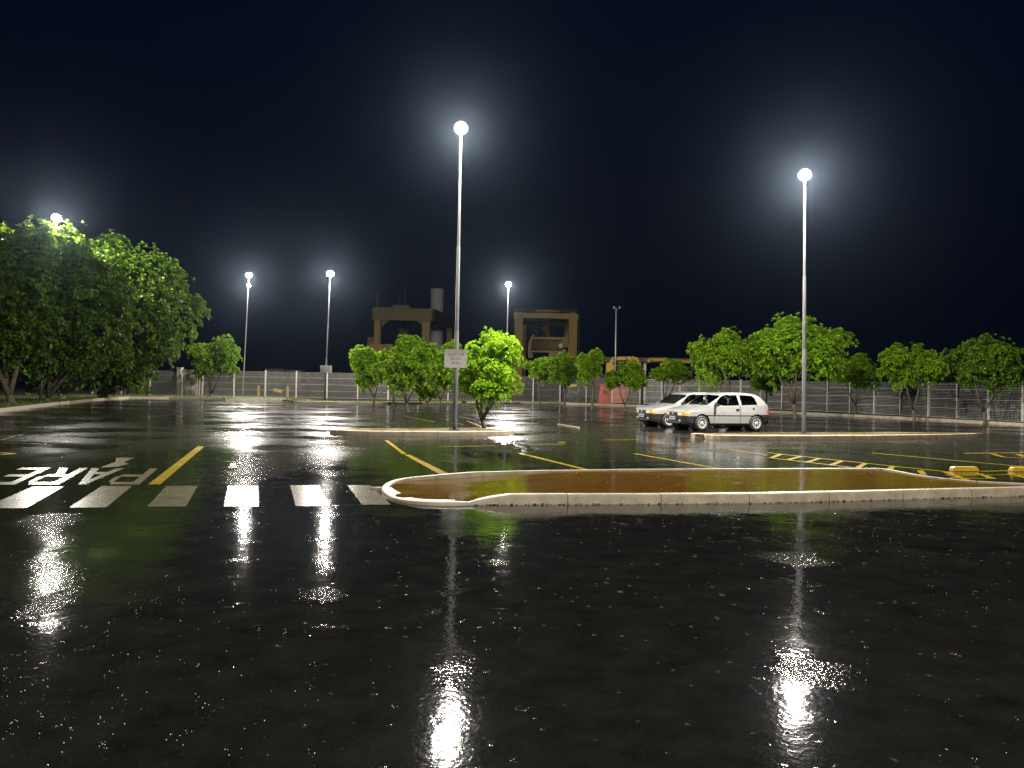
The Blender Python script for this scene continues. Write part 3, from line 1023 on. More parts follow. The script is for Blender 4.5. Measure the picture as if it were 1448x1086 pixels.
def make_tree(label, base, crown_c, crown_r, leaf_mat, seed, clumps=16, ros=34, leaf=0.224, stems=2, trunk_r=.07, name="small_tree", cat="tree", group="trees in the car park", flat=0.0, fill=.35):
    rg = random.Random(seed)
    root = empty(name, base); tag(root, label, cat, group)
    b = Vector(base)
    c = Vector(crown_c) - b; rx, ry, rz = crown_r
    centers = []
    tries = 0
    while len(centers) < clumps and tries < 4000:
        tries += 1
        d = rand_dir(rg)
        rr = rg.uniform(.56, .86) if len(centers) > clumps * .18 else rg.uniform(0, .4)
        # lumpy outline
        q = Vector((d.x * rx * rr, d.y * ry * rr, d.z * rz * rr))
        if d.z < -.55 and rg.random() < .6: continue
        cr_ = rg.uniform(.24, .42)
        if any((q - q2).length < .34 * (rx + rz) * .5 * 0.9 for q2, _ in centers) and tries < 2500: continue
        centers.append((q, cr_))
    V, Fc = [], []
    rm = (rx + ry + rz) / 3
    for q, k in centers:
        cr_ = k * rm * 1.0
        nr = int(ros * 1.35 * (k / .33) ** 2); leaf_in = leaf
        sx, sz = rg.uniform(.9, 1.25), rg.uniform(.75, 1.0)
        lift = rg.uniform(-.1, .15)
        for _ in range(nr):
            d = rand_dir(rg)
            if d.z < -.35 and rg.random() < .7: d.z = -d.z
            t = rg.uniform(.72, 1.06) if rg.random() > fill else rg.uniform(.2, .75)
            p = c + q + Vector((d.x * cr_ * sx, d.y * cr_ * sx, d.z * cr_ * sz)) * t
            out = (d * 1.0 + Vector((0, 0, .35 + lift)) + rand_dir(rg) * .3)
            rosette(V, Fc, p, out, leaf * rg.uniform(.8, 1.15), rg, rg.choice((9, 10, 11, 12)))
    # loose shoots breaking the outline
    for _ in range(int(clumps * 5)):
        q, k = rg.choice(centers)
        d = (q.normalized() if q.length > .01 else rand_dir(rg)) + rand_dir(rg) * .6
        d.normalize()
        p = c + q + d * k * rm * rg.uniform(1.0, 1.32)
        rosette(V, Fc, p, d + Vector((0, 0, .5)), leaf * 1.05, rg, 5)
    mb = MB(); mb.v = V; mb.f = Fc; mb.m = [0] * len(Fc)
    mb.build("crown", leaf_mat, root)
    # trunk, forking stems and limbs
    mb = MB()
    fork_h = max(.25, (c.z - rz) * rg.uniform(.30, .5)) if stems > 1 else (c.z - rz) * .95
    bend = Vector((rg.uniform(-.12, .12), rg.uniform(-.12, .12), 0))
    fk = Vector((0, 0, fork_h)) + bend
    mb.tube([(0, 0, -.05), (0, 0, .06), Vector((0, 0, fork_h * .5)) + bend * .4, fk], [trunk_r * 1.5, trunk_r * 1.18, trunk_r, trunk_r * .92], 9)
    low = sorted(centers, key=lambda x: x[0].z)
    for sidx in range(max(stems, 1)):
        an = rg.uniform(0, 6.28) if stems < 2 else 6.283 * sidx / stems + rg.uniform(-.4, .4) + .2
        tip = c + Vector((math.cos(an) * rx * .35, math.sin(an) * ry * .35, -rz * .35)) if stems > 1 else c + Vector((0, 0, -rz * .3))
        m1 = fk.lerp(tip, .45) + Vector((math.cos(an), math.sin(an), 0)) * .12 * (stems > 1)
        mb.tube([fk - Vector((0, 0, .04)), m1, tip], [trunk_r * .85, trunk_r * .62, trunk_r * .42], 8)
        near = sorted(centers, key=lambda x: (c + x[0] - tip).length)[: max(3, len(centers) // max(stems, 1))]
        for q, k in near:
            e = c + q
            mid = tip.lerp(e, .5) + rand_dir(rg) * .08 * rm
            mb.tube([tip, mid, e], [trunk_r * .36, trunk_r * .24, trunk_r * .1], 6)
    mb.build("trunk", M["bark"], root, smooth=True)
    return root


def tree_px(label, base, box, mat, seed, D=None, ry=None, **kw):
    u0, v0, u1, v1 = box
    b = G(*base, 0) if D is None else P(base[0], base[1], D)
    b.z = kw.pop("z", 0.0)
    D = b.y
    c = P((u0 + u1) / 2, (v0 + v1) / 2, D)
    rx = (u1 - u0) / 2 * D / F; rz = (v1 - v0) / 2 * D / F
    return make_tree(label, b, c, (rx, ry or rx * .92, rz), mat, seed, **kw)


ML, MM, MD, MT = M["leaf_lime"], M["leaf_mid"], M["leaf_deep"], M["leaf_tall"]
tree_px("round-crowned bright green tree with several stems right of the white notice", (684, 608.5), (648, 466, 735, 578), ML, 11, z=.1, ry=1.0, clumps=26, ros=46, leaf=0.129, stems=4, trunk_r=.055)
tree_px("leftmost tree of the middle clump, leaning crown over the back kerb", (528, 573), (499, 490, 552, 549), ML, 12, clumps=18, ros=34, leaf=.25)
tree_px("dark tree with a slim straight trunk second in the middle clump", (557, 578), (535, 488, 583, 552), MM, 13, clumps=16, ros=34, leaf=0.215, stems=1)
tree_px("tallest domed dark green tree of the middle clump", (577, 583), (541, 476, 613, 556), MM, 14, clumps=22, ros=38, leaf=0.206, stems=3)
tree_px("bright tree half hidden behind the lamp post and its white notice", (622, 576), (588, 485, 655, 552), ML, 15, clumps=20, ros=36, leaf=.25)
tree_px("low leafy bush with drooping foliage at the back kerb by the middle clump", (604, 574), (583, 540, 625, 567), MM, 16, name="bush", cat="bush", clumps=10, ros=26, leaf=0.189, trunk_r=.04, stems=3)
tree_px("thin-trunked tree with a bright slanting crown right of the round tree", (763, 576), (740, 508, 790, 538), ML, 17, clumps=13, ros=30, leaf=0.206, stems=1, trunk_r=.06)
tree_px("darker tree on a bent thin trunk before the right yellow crane", (798, 577.5), (764, 501, 822, 546), MM, 18, clumps=16, ros=32, leaf=0.206, stems=1, trunk_r=.06)
tree_px("small tree with a short dark trunk left of the orange booth", (837, 580), (813, 498, 858, 542), MM, 19, clumps=14, ros=32, leaf=0.206, stems=1, trunk_r=.075)
tree_px("small tree in front of the orange booth", (885, 581), (856, 514, 911, 557), MM, 20, clumps=15, ros=32, leaf=0.206, stems=2, trunk_r=.055)
tree_px("small flat-topped tree with bare spreading limbs left of the cars", (942, 582), (920, 512, 974, 545), MM, 21, clumps=13, ros=30, leaf=0.198, stems=3, trunk_r=.06)
tree_px("broad green tree rising behind the two white cars", (1030, 590), (975, 469, 1063, 546), MM, 22, clumps=26, ros=44, leaf=0.189, stems=4, trunk_r=.09)
tree_px("largest and brightest tree, left of and behind the right lamp post", (1124, 592), (1052, 455, 1190, 545), ML, 23, clumps=40, ros=46, leaf=0.198, stems=4, trunk_r=.10)
tree_px("dark narrow tree standing behind the rear of the white cars", (1082, 587), (1060, 500, 1106, 556), MM, 24, clumps=14, ros=32, leaf=0.206, stems=1)
tree_px("small dull dark-leaved tree just right of the brightest tree", (1210, 588), (1176, 506, 1241, 556), ML, 25, clumps=18, ros=34, leaf=0.155, stems=3, trunk_r=.06)
tree_px("flat-crowned tree on a crooked light trunk, second from the right", (1293, 596.5), (1243, 491, 1333, 547), MM, 26, clumps=24, ros=40, leaf=0.172, stems=2, trunk_r=.075)
tree_px("wide dark green tree nearest the right edge on a straight trunk", (1393, 599.5), (1334, 487, 1446, 554), MD, 27, clumps=28, ros=44, leaf=0.172, stems=2, trunk_r=.09)
tree_px("small rounded dark tree beside the concrete gate at the left", (298, 562), (268, 475, 335, 551), MD, 28, z=.1, D=66, clumps=18, ros=38, leaf=0.224, stems=3, trunk_r=.10)
TG = "tall trees along the left kerb"
tall = dict(name="tall_tree", group=TG)
tree_px("tall tree at the far left edge, its top reaching as high as the lamp", (16, 573), (-80, 278, 84, 545), MT, 31, z=.1, ry=3.2, clumps=52, ros=62, leaf=0.258, stems=3, trunk_r=.17, **tall)
tree_px("tall tree just right of the left lamp post, trunk leaning", (66, 570), (34, 338, 172, 550), MT, 32, z=.1, ry=3.2, clumps=46, ros=60, leaf=0.275, stems=3, trunk_r=.15, **tall)
tree_px("tall spreading tree with a forked pale trunk left of the kerb corner", (88, 566), (118, 344, 246, 545), MT, 33, z=.1, ry=3.4, clumps=44, ros=60, leaf=0.292, stems=2, trunk_r=.18, **tall)
tree_px("outermost right tree of the tall left trees, crown edge overhanging the lot", (146, 564), (166, 388, 272, 508), MT, 34, z=.1, ry=3.2, clumps=34, ros=58, leaf=0.310, stems=3, trunk_r=.14, **tall)
tree_px("low leafy sapling at the kerb corner under the tall left trees", (150, 565), (118, 505, 200, 562), MT, 35, z=.1, name="sapling", clumps=16, ros=30, leaf=0.258, stems=3, trunk_r=.05, group=TG)
tree_px("dark tall tree behind the left row, showing only between its crowns", (40, 560), (30, 400, 190, 560), MD, 36, D=60, z=.1, ry=3.4, clumps=30, ros=44, leaf=0.361, stems=3, trunk_r=.2, **tall)
tree_px("dim far tree beyond the fence, between the crooked and dull dark trees", (1241, 560), (1215, 512, 1262, 545), M["leaf_far"], 41, D=85, z=0, clumps=14, ros=30, leaf=0.258, group="dim trees beyond the fence")
tree_px("dim far tree beyond the fence, between the two rightmost trees", (1337, 565), (1312, 519, 1362, 552), M["leaf_far"], 42, D=85, z=0, clumps=14, ros=30, leaf=0.258, group="dim trees beyond the fence")

# ------------------------------------------------------------------ port beyond the fence
YD = lambda u, v, d: P(u, v, d)
# left gantry crane: near portal A-C, far portal B-D
root = empty("gantry_crane", (0, 0, 0))
tag(root, "left yellow gantry crane seen at an angle, four legs under a heavy frame", "crane", "yellow port cranes beyond the fence")
D1, D2 = 130.0, 161.0
def leg(u, vt, d, w, dep, mat, nm="leg"):
    t = P(u, vt, d)
    mb = MB(); mb.box((t.x, t.y, t.z / 2), (w, dep, t.z))
    mb.box((t.x - w * .36, t.y - dep / 2 - .06, t.z / 2), (w * .12, .12, t.z - .6))
    mb.box((t.x + w * .36, t.y - dep / 2 - .06, t.z / 2), (w * .12, .12, t.z - .6))
    return mb.build(nm, mat, root)
leg(534.5, 452, D1, 1.0, 1.1, M["crane"]); leg(603, 455, D1, 1.25, 1.2, M["crane"])
leg(571.7, 457, D2, 1.6, 1.4, M["crane"]); leg(636, 458, D2, 1.0, 1.2, M["crane"])
mb = MB()
a, b = P(529, 444, D1), P(611, 446.5, D1)
mb.beam(a, b, 1.5, 1.9); mb.beam(P(530, 436.5, D1), P(612, 439, D1), 1.8, .35)
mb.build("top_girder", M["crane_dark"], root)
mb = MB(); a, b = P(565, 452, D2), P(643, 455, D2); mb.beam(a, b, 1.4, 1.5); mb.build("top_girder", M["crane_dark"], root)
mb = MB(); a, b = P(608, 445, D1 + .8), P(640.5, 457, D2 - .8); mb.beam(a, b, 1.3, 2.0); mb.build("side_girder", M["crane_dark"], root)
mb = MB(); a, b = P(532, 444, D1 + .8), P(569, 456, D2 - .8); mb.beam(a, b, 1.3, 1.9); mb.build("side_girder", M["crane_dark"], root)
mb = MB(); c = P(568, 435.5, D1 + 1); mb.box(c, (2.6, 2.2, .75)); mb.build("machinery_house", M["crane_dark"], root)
mb = MB(); a, b = P(520, 492, D1), P(556, 491, D1); mb.beam(a, b, 1.4, 1.0); mb.build("sill_beam", M["crane"], root)
mb = MB(); c = P(525, 484, D1); mb.box(c, (1.1, 1.0, 1.6)); mb.build("cabinet", M["crane_dark"], root)
for u, vt, vb in ((533, 421, 438), (572.5, 407, 434)):
    mb = MB(); mb.tube([P(u, vb, D1), P(u, vt, D1)], .06, 6)
    if u < 550: mb.lathe([(.001, .25), (.22, .15), (.22, -.12), (.001, -.2)], 12, Matrix.Translation(P(u + 0, vt - 3, D1)))
    mb.build("antenna", M["steel"] if u < 550 else M["dark_metal"], root)
mb = MB(); mb.tube([P(565, 434, D1), P(563, 421, D1), P(566, 419, D1)], .05, 6); mb.build("antenna", M["dark_metal"], root)
# corner haunches of the near portal
mb = MB()
for u, s in ((540.5, 1), (598.5, -1)):
    p = P(u, 452.5, D1)
    mb.add([(p.x, p.y - .4, p.z), (p.x + s * 1.1, p.y - .4, p.z), (p.x, p.y - .4, p.z - 1.1), (p.x, p.y + .4, p.z), (p.x + s * 1.1, p.y + .4, p.z), (p.x, p.y + .4, p.z - 1.1)],
           [(0, 1, 2), (5, 4, 3), (0, 3, 4, 1), (1, 4, 5, 2), (2, 5, 3, 0)])
mb.build("haunch_plate", M["crane_dark"], root)

# right gantry crane, seen square on, with its spreader
root = empty("gantry_crane", (0, 0, 0))
tag(root, "right yellow gantry crane seen square on with a spreader hung inside its portal", "crane", "yellow port cranes beyond the fence")
D1, D2 = 130.0, 150.0
def ulrect(mb, u0, v0, u1, v1, d, dep):
    a, b = P(u0, v0, d), P(u1, v1, d)
    c = (a + b) / 2
    mb.box(c, (abs(b.x - a.x), dep, abs(a.z - b.z)), 0)
leg(733.8, 447, D1, 1.35, 1.4, M["crane"]); leg(810.2, 448, D1, 1.35, 1.4, M["crane"])
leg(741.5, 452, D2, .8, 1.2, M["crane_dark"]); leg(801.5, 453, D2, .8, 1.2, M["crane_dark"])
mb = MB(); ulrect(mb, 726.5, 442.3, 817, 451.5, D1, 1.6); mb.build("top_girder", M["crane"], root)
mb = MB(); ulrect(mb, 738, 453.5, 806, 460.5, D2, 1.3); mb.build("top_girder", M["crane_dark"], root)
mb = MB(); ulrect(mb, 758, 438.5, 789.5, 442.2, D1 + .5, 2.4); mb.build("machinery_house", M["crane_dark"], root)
for ua, ub in ((733.5, 741), (810, 802)):
    mb = MB(); mb.beam(P(ua, 446, D1 + .9), P(ub, 455, D2 - .8), .9, 1.1); mb.build("side_girder", M["crane_dark"], root)
mb = MB(); mb.tube([P(770, 461, 140), P(776, 476, 140)], [.9, .45], 8); mb.build("hoist", M["crane_dark"], root)
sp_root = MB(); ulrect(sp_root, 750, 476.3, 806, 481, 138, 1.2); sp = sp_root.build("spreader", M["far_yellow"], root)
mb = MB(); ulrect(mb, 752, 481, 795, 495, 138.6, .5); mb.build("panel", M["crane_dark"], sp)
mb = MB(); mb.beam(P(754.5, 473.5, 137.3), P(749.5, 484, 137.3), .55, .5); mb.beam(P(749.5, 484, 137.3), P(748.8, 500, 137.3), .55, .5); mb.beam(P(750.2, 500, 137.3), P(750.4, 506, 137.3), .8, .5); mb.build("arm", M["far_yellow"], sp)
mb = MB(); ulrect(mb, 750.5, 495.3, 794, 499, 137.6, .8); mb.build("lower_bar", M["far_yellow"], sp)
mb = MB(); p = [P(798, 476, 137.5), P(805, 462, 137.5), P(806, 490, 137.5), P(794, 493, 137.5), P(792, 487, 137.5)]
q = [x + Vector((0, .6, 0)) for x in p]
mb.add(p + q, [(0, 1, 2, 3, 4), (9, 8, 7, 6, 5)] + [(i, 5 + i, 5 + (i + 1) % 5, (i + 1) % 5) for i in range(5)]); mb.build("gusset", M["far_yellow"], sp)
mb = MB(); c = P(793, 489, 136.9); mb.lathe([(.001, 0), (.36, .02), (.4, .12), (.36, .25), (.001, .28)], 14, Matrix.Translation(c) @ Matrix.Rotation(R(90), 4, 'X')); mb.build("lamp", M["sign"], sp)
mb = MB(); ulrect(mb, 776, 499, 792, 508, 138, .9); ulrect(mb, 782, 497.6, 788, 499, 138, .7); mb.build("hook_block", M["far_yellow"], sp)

mb = MB()
for k in range(8):
    u = 729 + k * 12.2
    mb.tube([P(u, 442.3, D1 - .7), P(u, 437.5, D1 - .7)], .035, 5)
mb.tube([P(727, 437.8, D1 - .7), P(816, 438.4, D1 - .7)], .035, 5); mb.tube([P(727, 440, D1 - .7), P(816, 440.6, D1 - .7)], .03, 5)
mb.build("hand_rail", M["crane_dark"], root)
mb = MB()
for u in (757, 766, 784, 797): mb.tube([P(u, 460, 139), P(u + (2 if u < 775 else -2), 476.5, 138)], .05, 5)
mb.build("hoist_cable", M["dark_metal"], root)
mb = MB()
for sx in (-.22, .22): mb.tube([P(817, 447, D1) + Vector((sx, -.2, 0)), P(817, 447, D1) * 1.0 + Vector((sx, -.2, -10.5))], .04, 5)
for k in range(26): mb.box(P(817, 447, D1) + Vector((0, -.2, -.4 * k - .2)), (.44, .04, .04))
mb.build("ladder", M["crane_dark"], root)

# silo tower
root = empty("silo_tower", P(615.3, 566, 172)); root.location.z = 0
tag(root, "tall plain grey round tower behind the left yellow crane", "tower")
tp = P(615.3, 408.5, 172); Hs = tp.z; rs = 9.2 * 172 / F
mb = MB(); mb.lathe([(rs, 0), (rs, Hs - 1.2), (rs * 1.04, Hs - 1.2), (rs * 1.04, Hs - .1), (rs * .9, Hs), (.01, Hs + .05)], 32); mb.build("shaft", M["silo"], root, smooth=False)
mb = MB()
for sx in (-.2, .2): mb.tube([(rs * .97 + .12, -.9 + sx, 1), (rs * .97 + .12, -.9 + sx, Hs - 1)], .05, 6)
for i in range(46): mb.box((rs * .97 + .12, -.9, 1.2 + i * .45), (.04, .4, .04))
mb.build("ladder", M["steel"], root)

# open shed with yellow machinery
root = empty("open_shed", (0, 0, 0)); tag(root, "long low open shed with a dark flat roof beyond the fence, behind the orange booth", "shed")
d = 98
mb = MB(); a, b = P(838, 508.5, d), P(1004, 511, d); mb.beam(a + Vector((0, 3, 0)), b + Vector((0, 3, 0)), 9, .55); mb.build("roof", M["shed"], root)
for u in (846, 912, 978, 1002):
    p = P(u, 512, d - .8); mb = MB(); mb.box((p.x, p.y, p.z / 2), (.28, .28, p.z)); mb.build("post", M["fence_post"] if u == 912 else M["shed"], root)
mb = MB(); a, b = P(838, 540, d + 7), P(1004, 543, d + 7); c = (a + b) / 2; mb.box((c.x, c.y, 1.6), ((b - a).length, .25, 3.2)); mb.build("back_wall", M["shed"], root)

def yellow_frame(u0, u1, vt, vb, d, label, dbl):
    root = empty("loader", (0, 0, 0)); tag(root, label, "loader", "yellow machines under the shed")
    mb = MB()
    t = .36
    pts = [P(u0, vb, d), P(u0 + 1, vt + 8, d), P(u0 + 5, vt + 1, d), P(u0 + (u1 - u0) * .55, vt, d), P(u1 - 12, vt, d)]
    for a, b in zip(pts, pts[1:]): mb.beam(a, b + (b - a).normalized() * .1, .9, t)
    pts = [P(u1 - 13, vt, d), P(u1 - 9, vt + 4, d), P(u1 - 6, vb, d)]
    for a, b in zip(pts, pts[1:]): mb.beam(a, b + (b - a).normalized() * .1, .8, t)
    if dbl:
        pts = [P(u1 - 9, vt - 1, d - .6), P(u1 - 2, vt + 1, d - .6), P(u1, vb, d - .6)]
        for a, b in zip(pts, pts[1:]): mb.beam(a, b + (b - a).normalized() * .1, .5, t * .8)
    mb.build("boom", M["far_yellow"], root)
    mb = MB(); a = P((u0 + u1) / 2, vb, d); mb.box((a.x, a.y, a.z / 2 + .3), ((u1 - u0) * d / F * .8, 2.2, a.z)); mb.build("chassis", M["dark_metal"], root)
    for k in (-.3, .3):
        mb = MB(); mb.lathe([(.001, -.2), (.55, -.2), (.6, -.1), (.6, .1), (.55, .2), (.001, .2)], 16, Matrix.Translation((a.x + k * (u1 - u0) * d / F, a.y - 1.2, .6)) @ Matrix.Rotation(R(90), 4, 'X')); mb.build("wheel", M["tyre"], root)
yellow_frame(862, 902, 506.5, 530, 92, "yellow loader with a rounded arched boom under the shed roof by the mast", True)
root = empty("loader", (0, 0, 0)); tag(root, "long low yellow boom under the shed roof left of the broad tree", "loader", "yellow machines under the shed")
d = 92
mb = MB(); pts = [P(915, 511, d), P(920, 508.5, d), P(940, 508.5, d), P(945, 512, d), P(950, 511, d), P(977, 511.5, d)]
for a, b in zip(pts, pts[1:]): mb.beam(a, b + (b - a).normalized() * .08, .8, .36)
mb.build("boom", M["far_yellow"], root)
mb = MB(); a = P(947, 530, d); mb.box((a.x, a.y, a.z / 2 + .3), (3.4, 2.0, a.z)); mb.build("chassis", M["dark_metal"], root)
mb = MB(); mb.beam(P(946, 513, d), P(947, 530, d), .5, .5); mb.build("mast", M["dark_metal"], root)

# orange booth right behind the fence
d = 79.5
root = empty("orange_booth", (0, 0, 0)); tag(root, "orange red sloping-sided booth with a small dark oval window behind the fence", "booth")
p = [P(849, 569.5, d), P(887, 571, d), P(887, 546, d), P(868, 545, d), P(853, 544.5, d)]
for i in (0, 1): p[i].z = 0.0
q = [x + Vector((0, 2.4, 0)) for x in p]
mb = MB(); mb.add(p + q, [(0, 1, 2, 3, 4), (9, 8, 7, 6, 5)] + [(i, 5 + i, 5 + (i + 1) % 5, (i + 1) % 5) for i in range(5)])
o = mb.build("body", M["orange"], root); clean_normals(o)
mb = MB(); c = P(855.2, 553.5, d - .02); mb.lathe([(.001, .0), (.165, .0), (.17, .05)], 18, Matrix.Translation(c) @ Matrix.Rotation(R(90), 4, 'X') @ Matrix.Diagonal((.8, 1.3, 1, 1))); mb.build("window", M["dark_metal"], root)
mb = MB(); a, b = P(852, 543.6, d - .1), P(888, 545.2, d - .1); mb.beam(a + Vector((0, 1.3, 0)), b + Vector((0, 1.3, 0)), 2.7, .12); mb.build("roof", M["orange"], root)
mb = MB(); ulrect(mb, 872, 550, 884, 569.5, d - .02, .05); mb.build("door", M["orange"], root)

# small yellow-roofed tractor and other things seen through the fence
d = 80
root = empty("tractor", (0, 0, 0)); tag(root, "dark small tractor with a yellow hood seen through the fence", "tractor")
mb = MB(); a, b = P(804, 546, d), P(815, 544.5, d); mb.beam(a, b, 1.0, .26); mb.build("hood", M["far_yellow"], root)
mb = MB(); ulrect(mb, 804, 549, 816, 560, d + .3, 1.2); mb.build("body", M["dark_metal"], root)
for u, r in ((807, .5), (815, .36)):
    c = P(u, 562, d - .5); mb = MB(); mb.lathe([(.001, -.13), (r * .9, -.13), (r, -.06), (r, .06), (r * .9, .13), (.001, .13)], 18, Matrix.Translation((c.x, c.y, r)) @ Matrix.Rotation(R(90), 4, 'X')); mb.build("wheel", M["tyre"], root)
mb = MB(); mb.tube([P(818.5, 555, d - .4), P(819, 545, d - .4)], .06, 6); mb.build("exhaust", M["steel"], root)
for u, v, lab in ((365.5, 549.5, "short yellow bollard beyond the fence, left of the pair"), (407, 550, "short yellow bollard beyond the fence, right of the pair")):
    c = P(u, v, 79); o = empty("bollard", (c.x, c.y, 0)); tag(o, lab, "bollard", "yellow bollards beyond the fence")
    mb = MB(); mb.tube([(0, 0, 0), (0, 0, c.z + .25)], .13, 12); mb.build("post", M["far_yellow"], o)
    mb = MB(); mb.tube([(0, 0, c.z + .25), (0, 0, c.z + .33)], [.14, .05], 12); mb.build("cap", M["dark_metal"], o)
d = 79
root = empty("road_barrier", (0, 0, 0)); tag(root, "low yellow barrier bar beyond the back fence between the bollards", "barrier")
mb = MB(); mb.beam(P(387, 551, d), P(399, 553.5, d), .2, .3); mb.build("bar", M["far_yellow"], root)
mb = MB()
for u in (388, 398): c = P(u, 552, d); mb.box((c.x, c.y + .15, c.z / 2), (.14, .12, c.z))
mb.build("leg", M["dark_metal"], root)
d = 62
root = empty("boom_barrier", (0, 0, 0)); tag(root, "red horizontal barrier pole seen through the right fence", "barrier")
a, b = P(1227, 574, d), P(1273, 574.8, d)
mb = MB(); mb.beam(a, b, .12, .3); mb.build("bar", M["orange"], root)
for p in (a, b):
    mb = MB(); mb.box((p.x, p.y + .15, p.z / 2), (.2, .15, p.z + .1)); mb.build("post", M["dark_metal"], root)
# grey containers stacked far behind the back fence, only their dim tops show
for (u0, u1, vt, d, lab) in ((378, 404, 521.5, 120, "dim grey container top left of the box on the lamp post, far behind the fence"), (408, 428, 523, 122, "dim grey shorter container far behind the fence next to the longer one"), (800, 850, 529, 120, "dim dark container far behind the fence left of the shed")):
    a, b = P(u0, vt, d), P(u1, vt, d); c = (a + b) / 2; Lc = (b - a).length
    root = empty("container", (c.x, c.y, 0)); tag(root, lab, "container", "containers far beyond the fence")
    mb = MB(); mb.box((0, 0, c.z / 2), (Lc, 2.4, c.z))
    for i in range(int(Lc / .3)): mb.box((-Lc / 2 + .15 + i * .3, -1.2 - .02, c.z / 2), (.14, .04, c.z - .3))
    mb.build("body", M["container"], root)
    mb = MB()
    for sx in (-1, 1): mb.box((sx * (Lc / 2 - .08), -1.23, c.z / 2), (.16, .1, c.z))
    mb.build("corner_post", M["container"], root)

# ------------------------------------------------------------------ cars
def lerp_tab(tab, x):
    if x >= tab[0][0]: return tab[0][1]
    for (x0, y0), (x1, y1) in zip(tab, tab[1:]):
        if x <= x0 and x >= x1:
            t = (x0 - x) / (x0 - x1)
            return y0 + (y1 - y0) * t
    return tab[-1][1]


TOP = [(1.86, .70), (1.78, .755), (1.6, .80), (1.3, .865), (1.0, .925), (.90, .95), (.34, 1.335), (.20, 1.385), (0, 1.415), (-.3, 1.43), (-.7, 1.425), (-1.0, 1.405), (-1.25, 1.365), (-1.40, 1.31), (-1.72, .97), (-1.80, .86), (-1.86, .72)]
WID = [(1.86, .60), (1.82, .68), (1.74, .745), (1.55, .785), (1.2, .80), (0, .81), (-1.2, .80), (-1.55, .775), (-1.74, .72), (-1.82, .66), (-1.86, .60)]
BELT = [(1.86, .66), (1.6, .75), (1.2, .835), (.9, .885), (.3, .905), (-.5, .925), (-1.2, .955), (-1.5, .95), (-1.74, .90), (-1.86, .70)]
BOT = [(1.86, .26), (1.6, .20), (1.2, .20), (-1.2, .20), (-1.55, .24), (-1.86, .32)]


def ring(x):
    w, zt, zb, z0 = lerp_tab(WID, x), lerp_tab(TOP, x), lerp_tab(BELT, x), lerp_tab(BOT, x)
    zb = min(zb, zt - .02)
    dz = max(0.0, zt - zb)
    pts = [(w * .93, z0), (w * .975, z0 + .09), (w * 1.0, .52), (w * .995, min(.70, zb - .03)), (w * .968, zb)]
    y5 = w * .968 - max(0, dz - .06) * .34
    pts += [(y5, zb + (dz) * .86 if dz > .08 else zt - .012), (y5 * .86, zt - .008), (0.0, zt + .006)]
    # subdivide
    seg = [3, 12, 8, 8, 16, 4, 16]
    out = []
    for (a, b), n in zip(zip(pts, pts[1:]), seg):
        for i in range(n):
            t = i / n
            out.append((a[0] + (b[0] - a[0]) * t, a[1] + (b[1] - a[1]) * t))
    out.append(pts[-1])
    return out


def in_poly(x, y, poly):
    r = False
    j = len(poly) - 1
    for i in range(len(poly)):
        xi, yi = poly[i]; xj, yj = poly[j]
        if (yi > y) != (yj > y) and x < (xj - xi) * (y - yi) / (yj - yi) + xi: r = not r
        j = i
    return r


AX, WR, WZ = 1.18, .285, .285


def classify(x, y, z, strip, front, rear):
    ay = abs(y)
    if front:
        if z > .545 and z < .665:
            if ay < .30: return "grille"
            if ay < .53 and z > .56: return "headlight"
            if ay >= .53 and z > .56: return "indicator"
        if z < .548: return "bumper"
        return "body"
    if rear:
        if z < .60: return "bumper"
        if ay > .46 and .62 < z < .86: return "tail"
        return "body"
    side = strip < 5
    if side:
        for ax in (AX, -AX):
            if (x - ax) ** 2 + (z - WZ - .01) ** 2 < .335 ** 2 and ay > .4: return None
        if x > 1.48 and .56 < z < .66 and x < 1.9 and ay > .3:
            if x > 1.68: return "indicator"
        if x > 1.2 and z < .548: return "bumper"
        if x < -1.22 and z < .60: return "bumper"
        if x < -1.68 and .62 < z < .80: return "tail"
        if z < .285: return "sill"
        if strip in (3, 4) or z > .86:
            if in_poly(x, z, [(.70, .935), (.33, 1.265), (.15, 1.325), (-.36, 1.345), (-.42, .95)]): return "glass_front"
            if in_poly(x, z, [(-.51, .955), (-.50, 1.345), (-1.0, 1.315), (-1.13, 1.24), (-1.22, .99), (-1.18, .965)]): return "glass_rear"
        if -.475 < x < -.445 and z < .96: return "seam"
        if .675 < x < .70 and .30 < z < .90: return "seam"
        if -1.0 < x < 1.0 and .553 < z < .585: return "moulding"
        if -.45 < x < .68 and z < .95 and z > .285: return "door"
        return "body"
    # upper surfaces
    if strip >= 5:
        if .36 < x < .87 and ay < .66: return "windscreen"
        if -1.70 < x < -1.43 and ay < .55: return "rear_window"
        if x > .92 and strip == 6 and ay < .62: return "bonnet"
        if x > .88 and ay < .62: return "seam" if x < .92 else "bonnet"
    return "body"


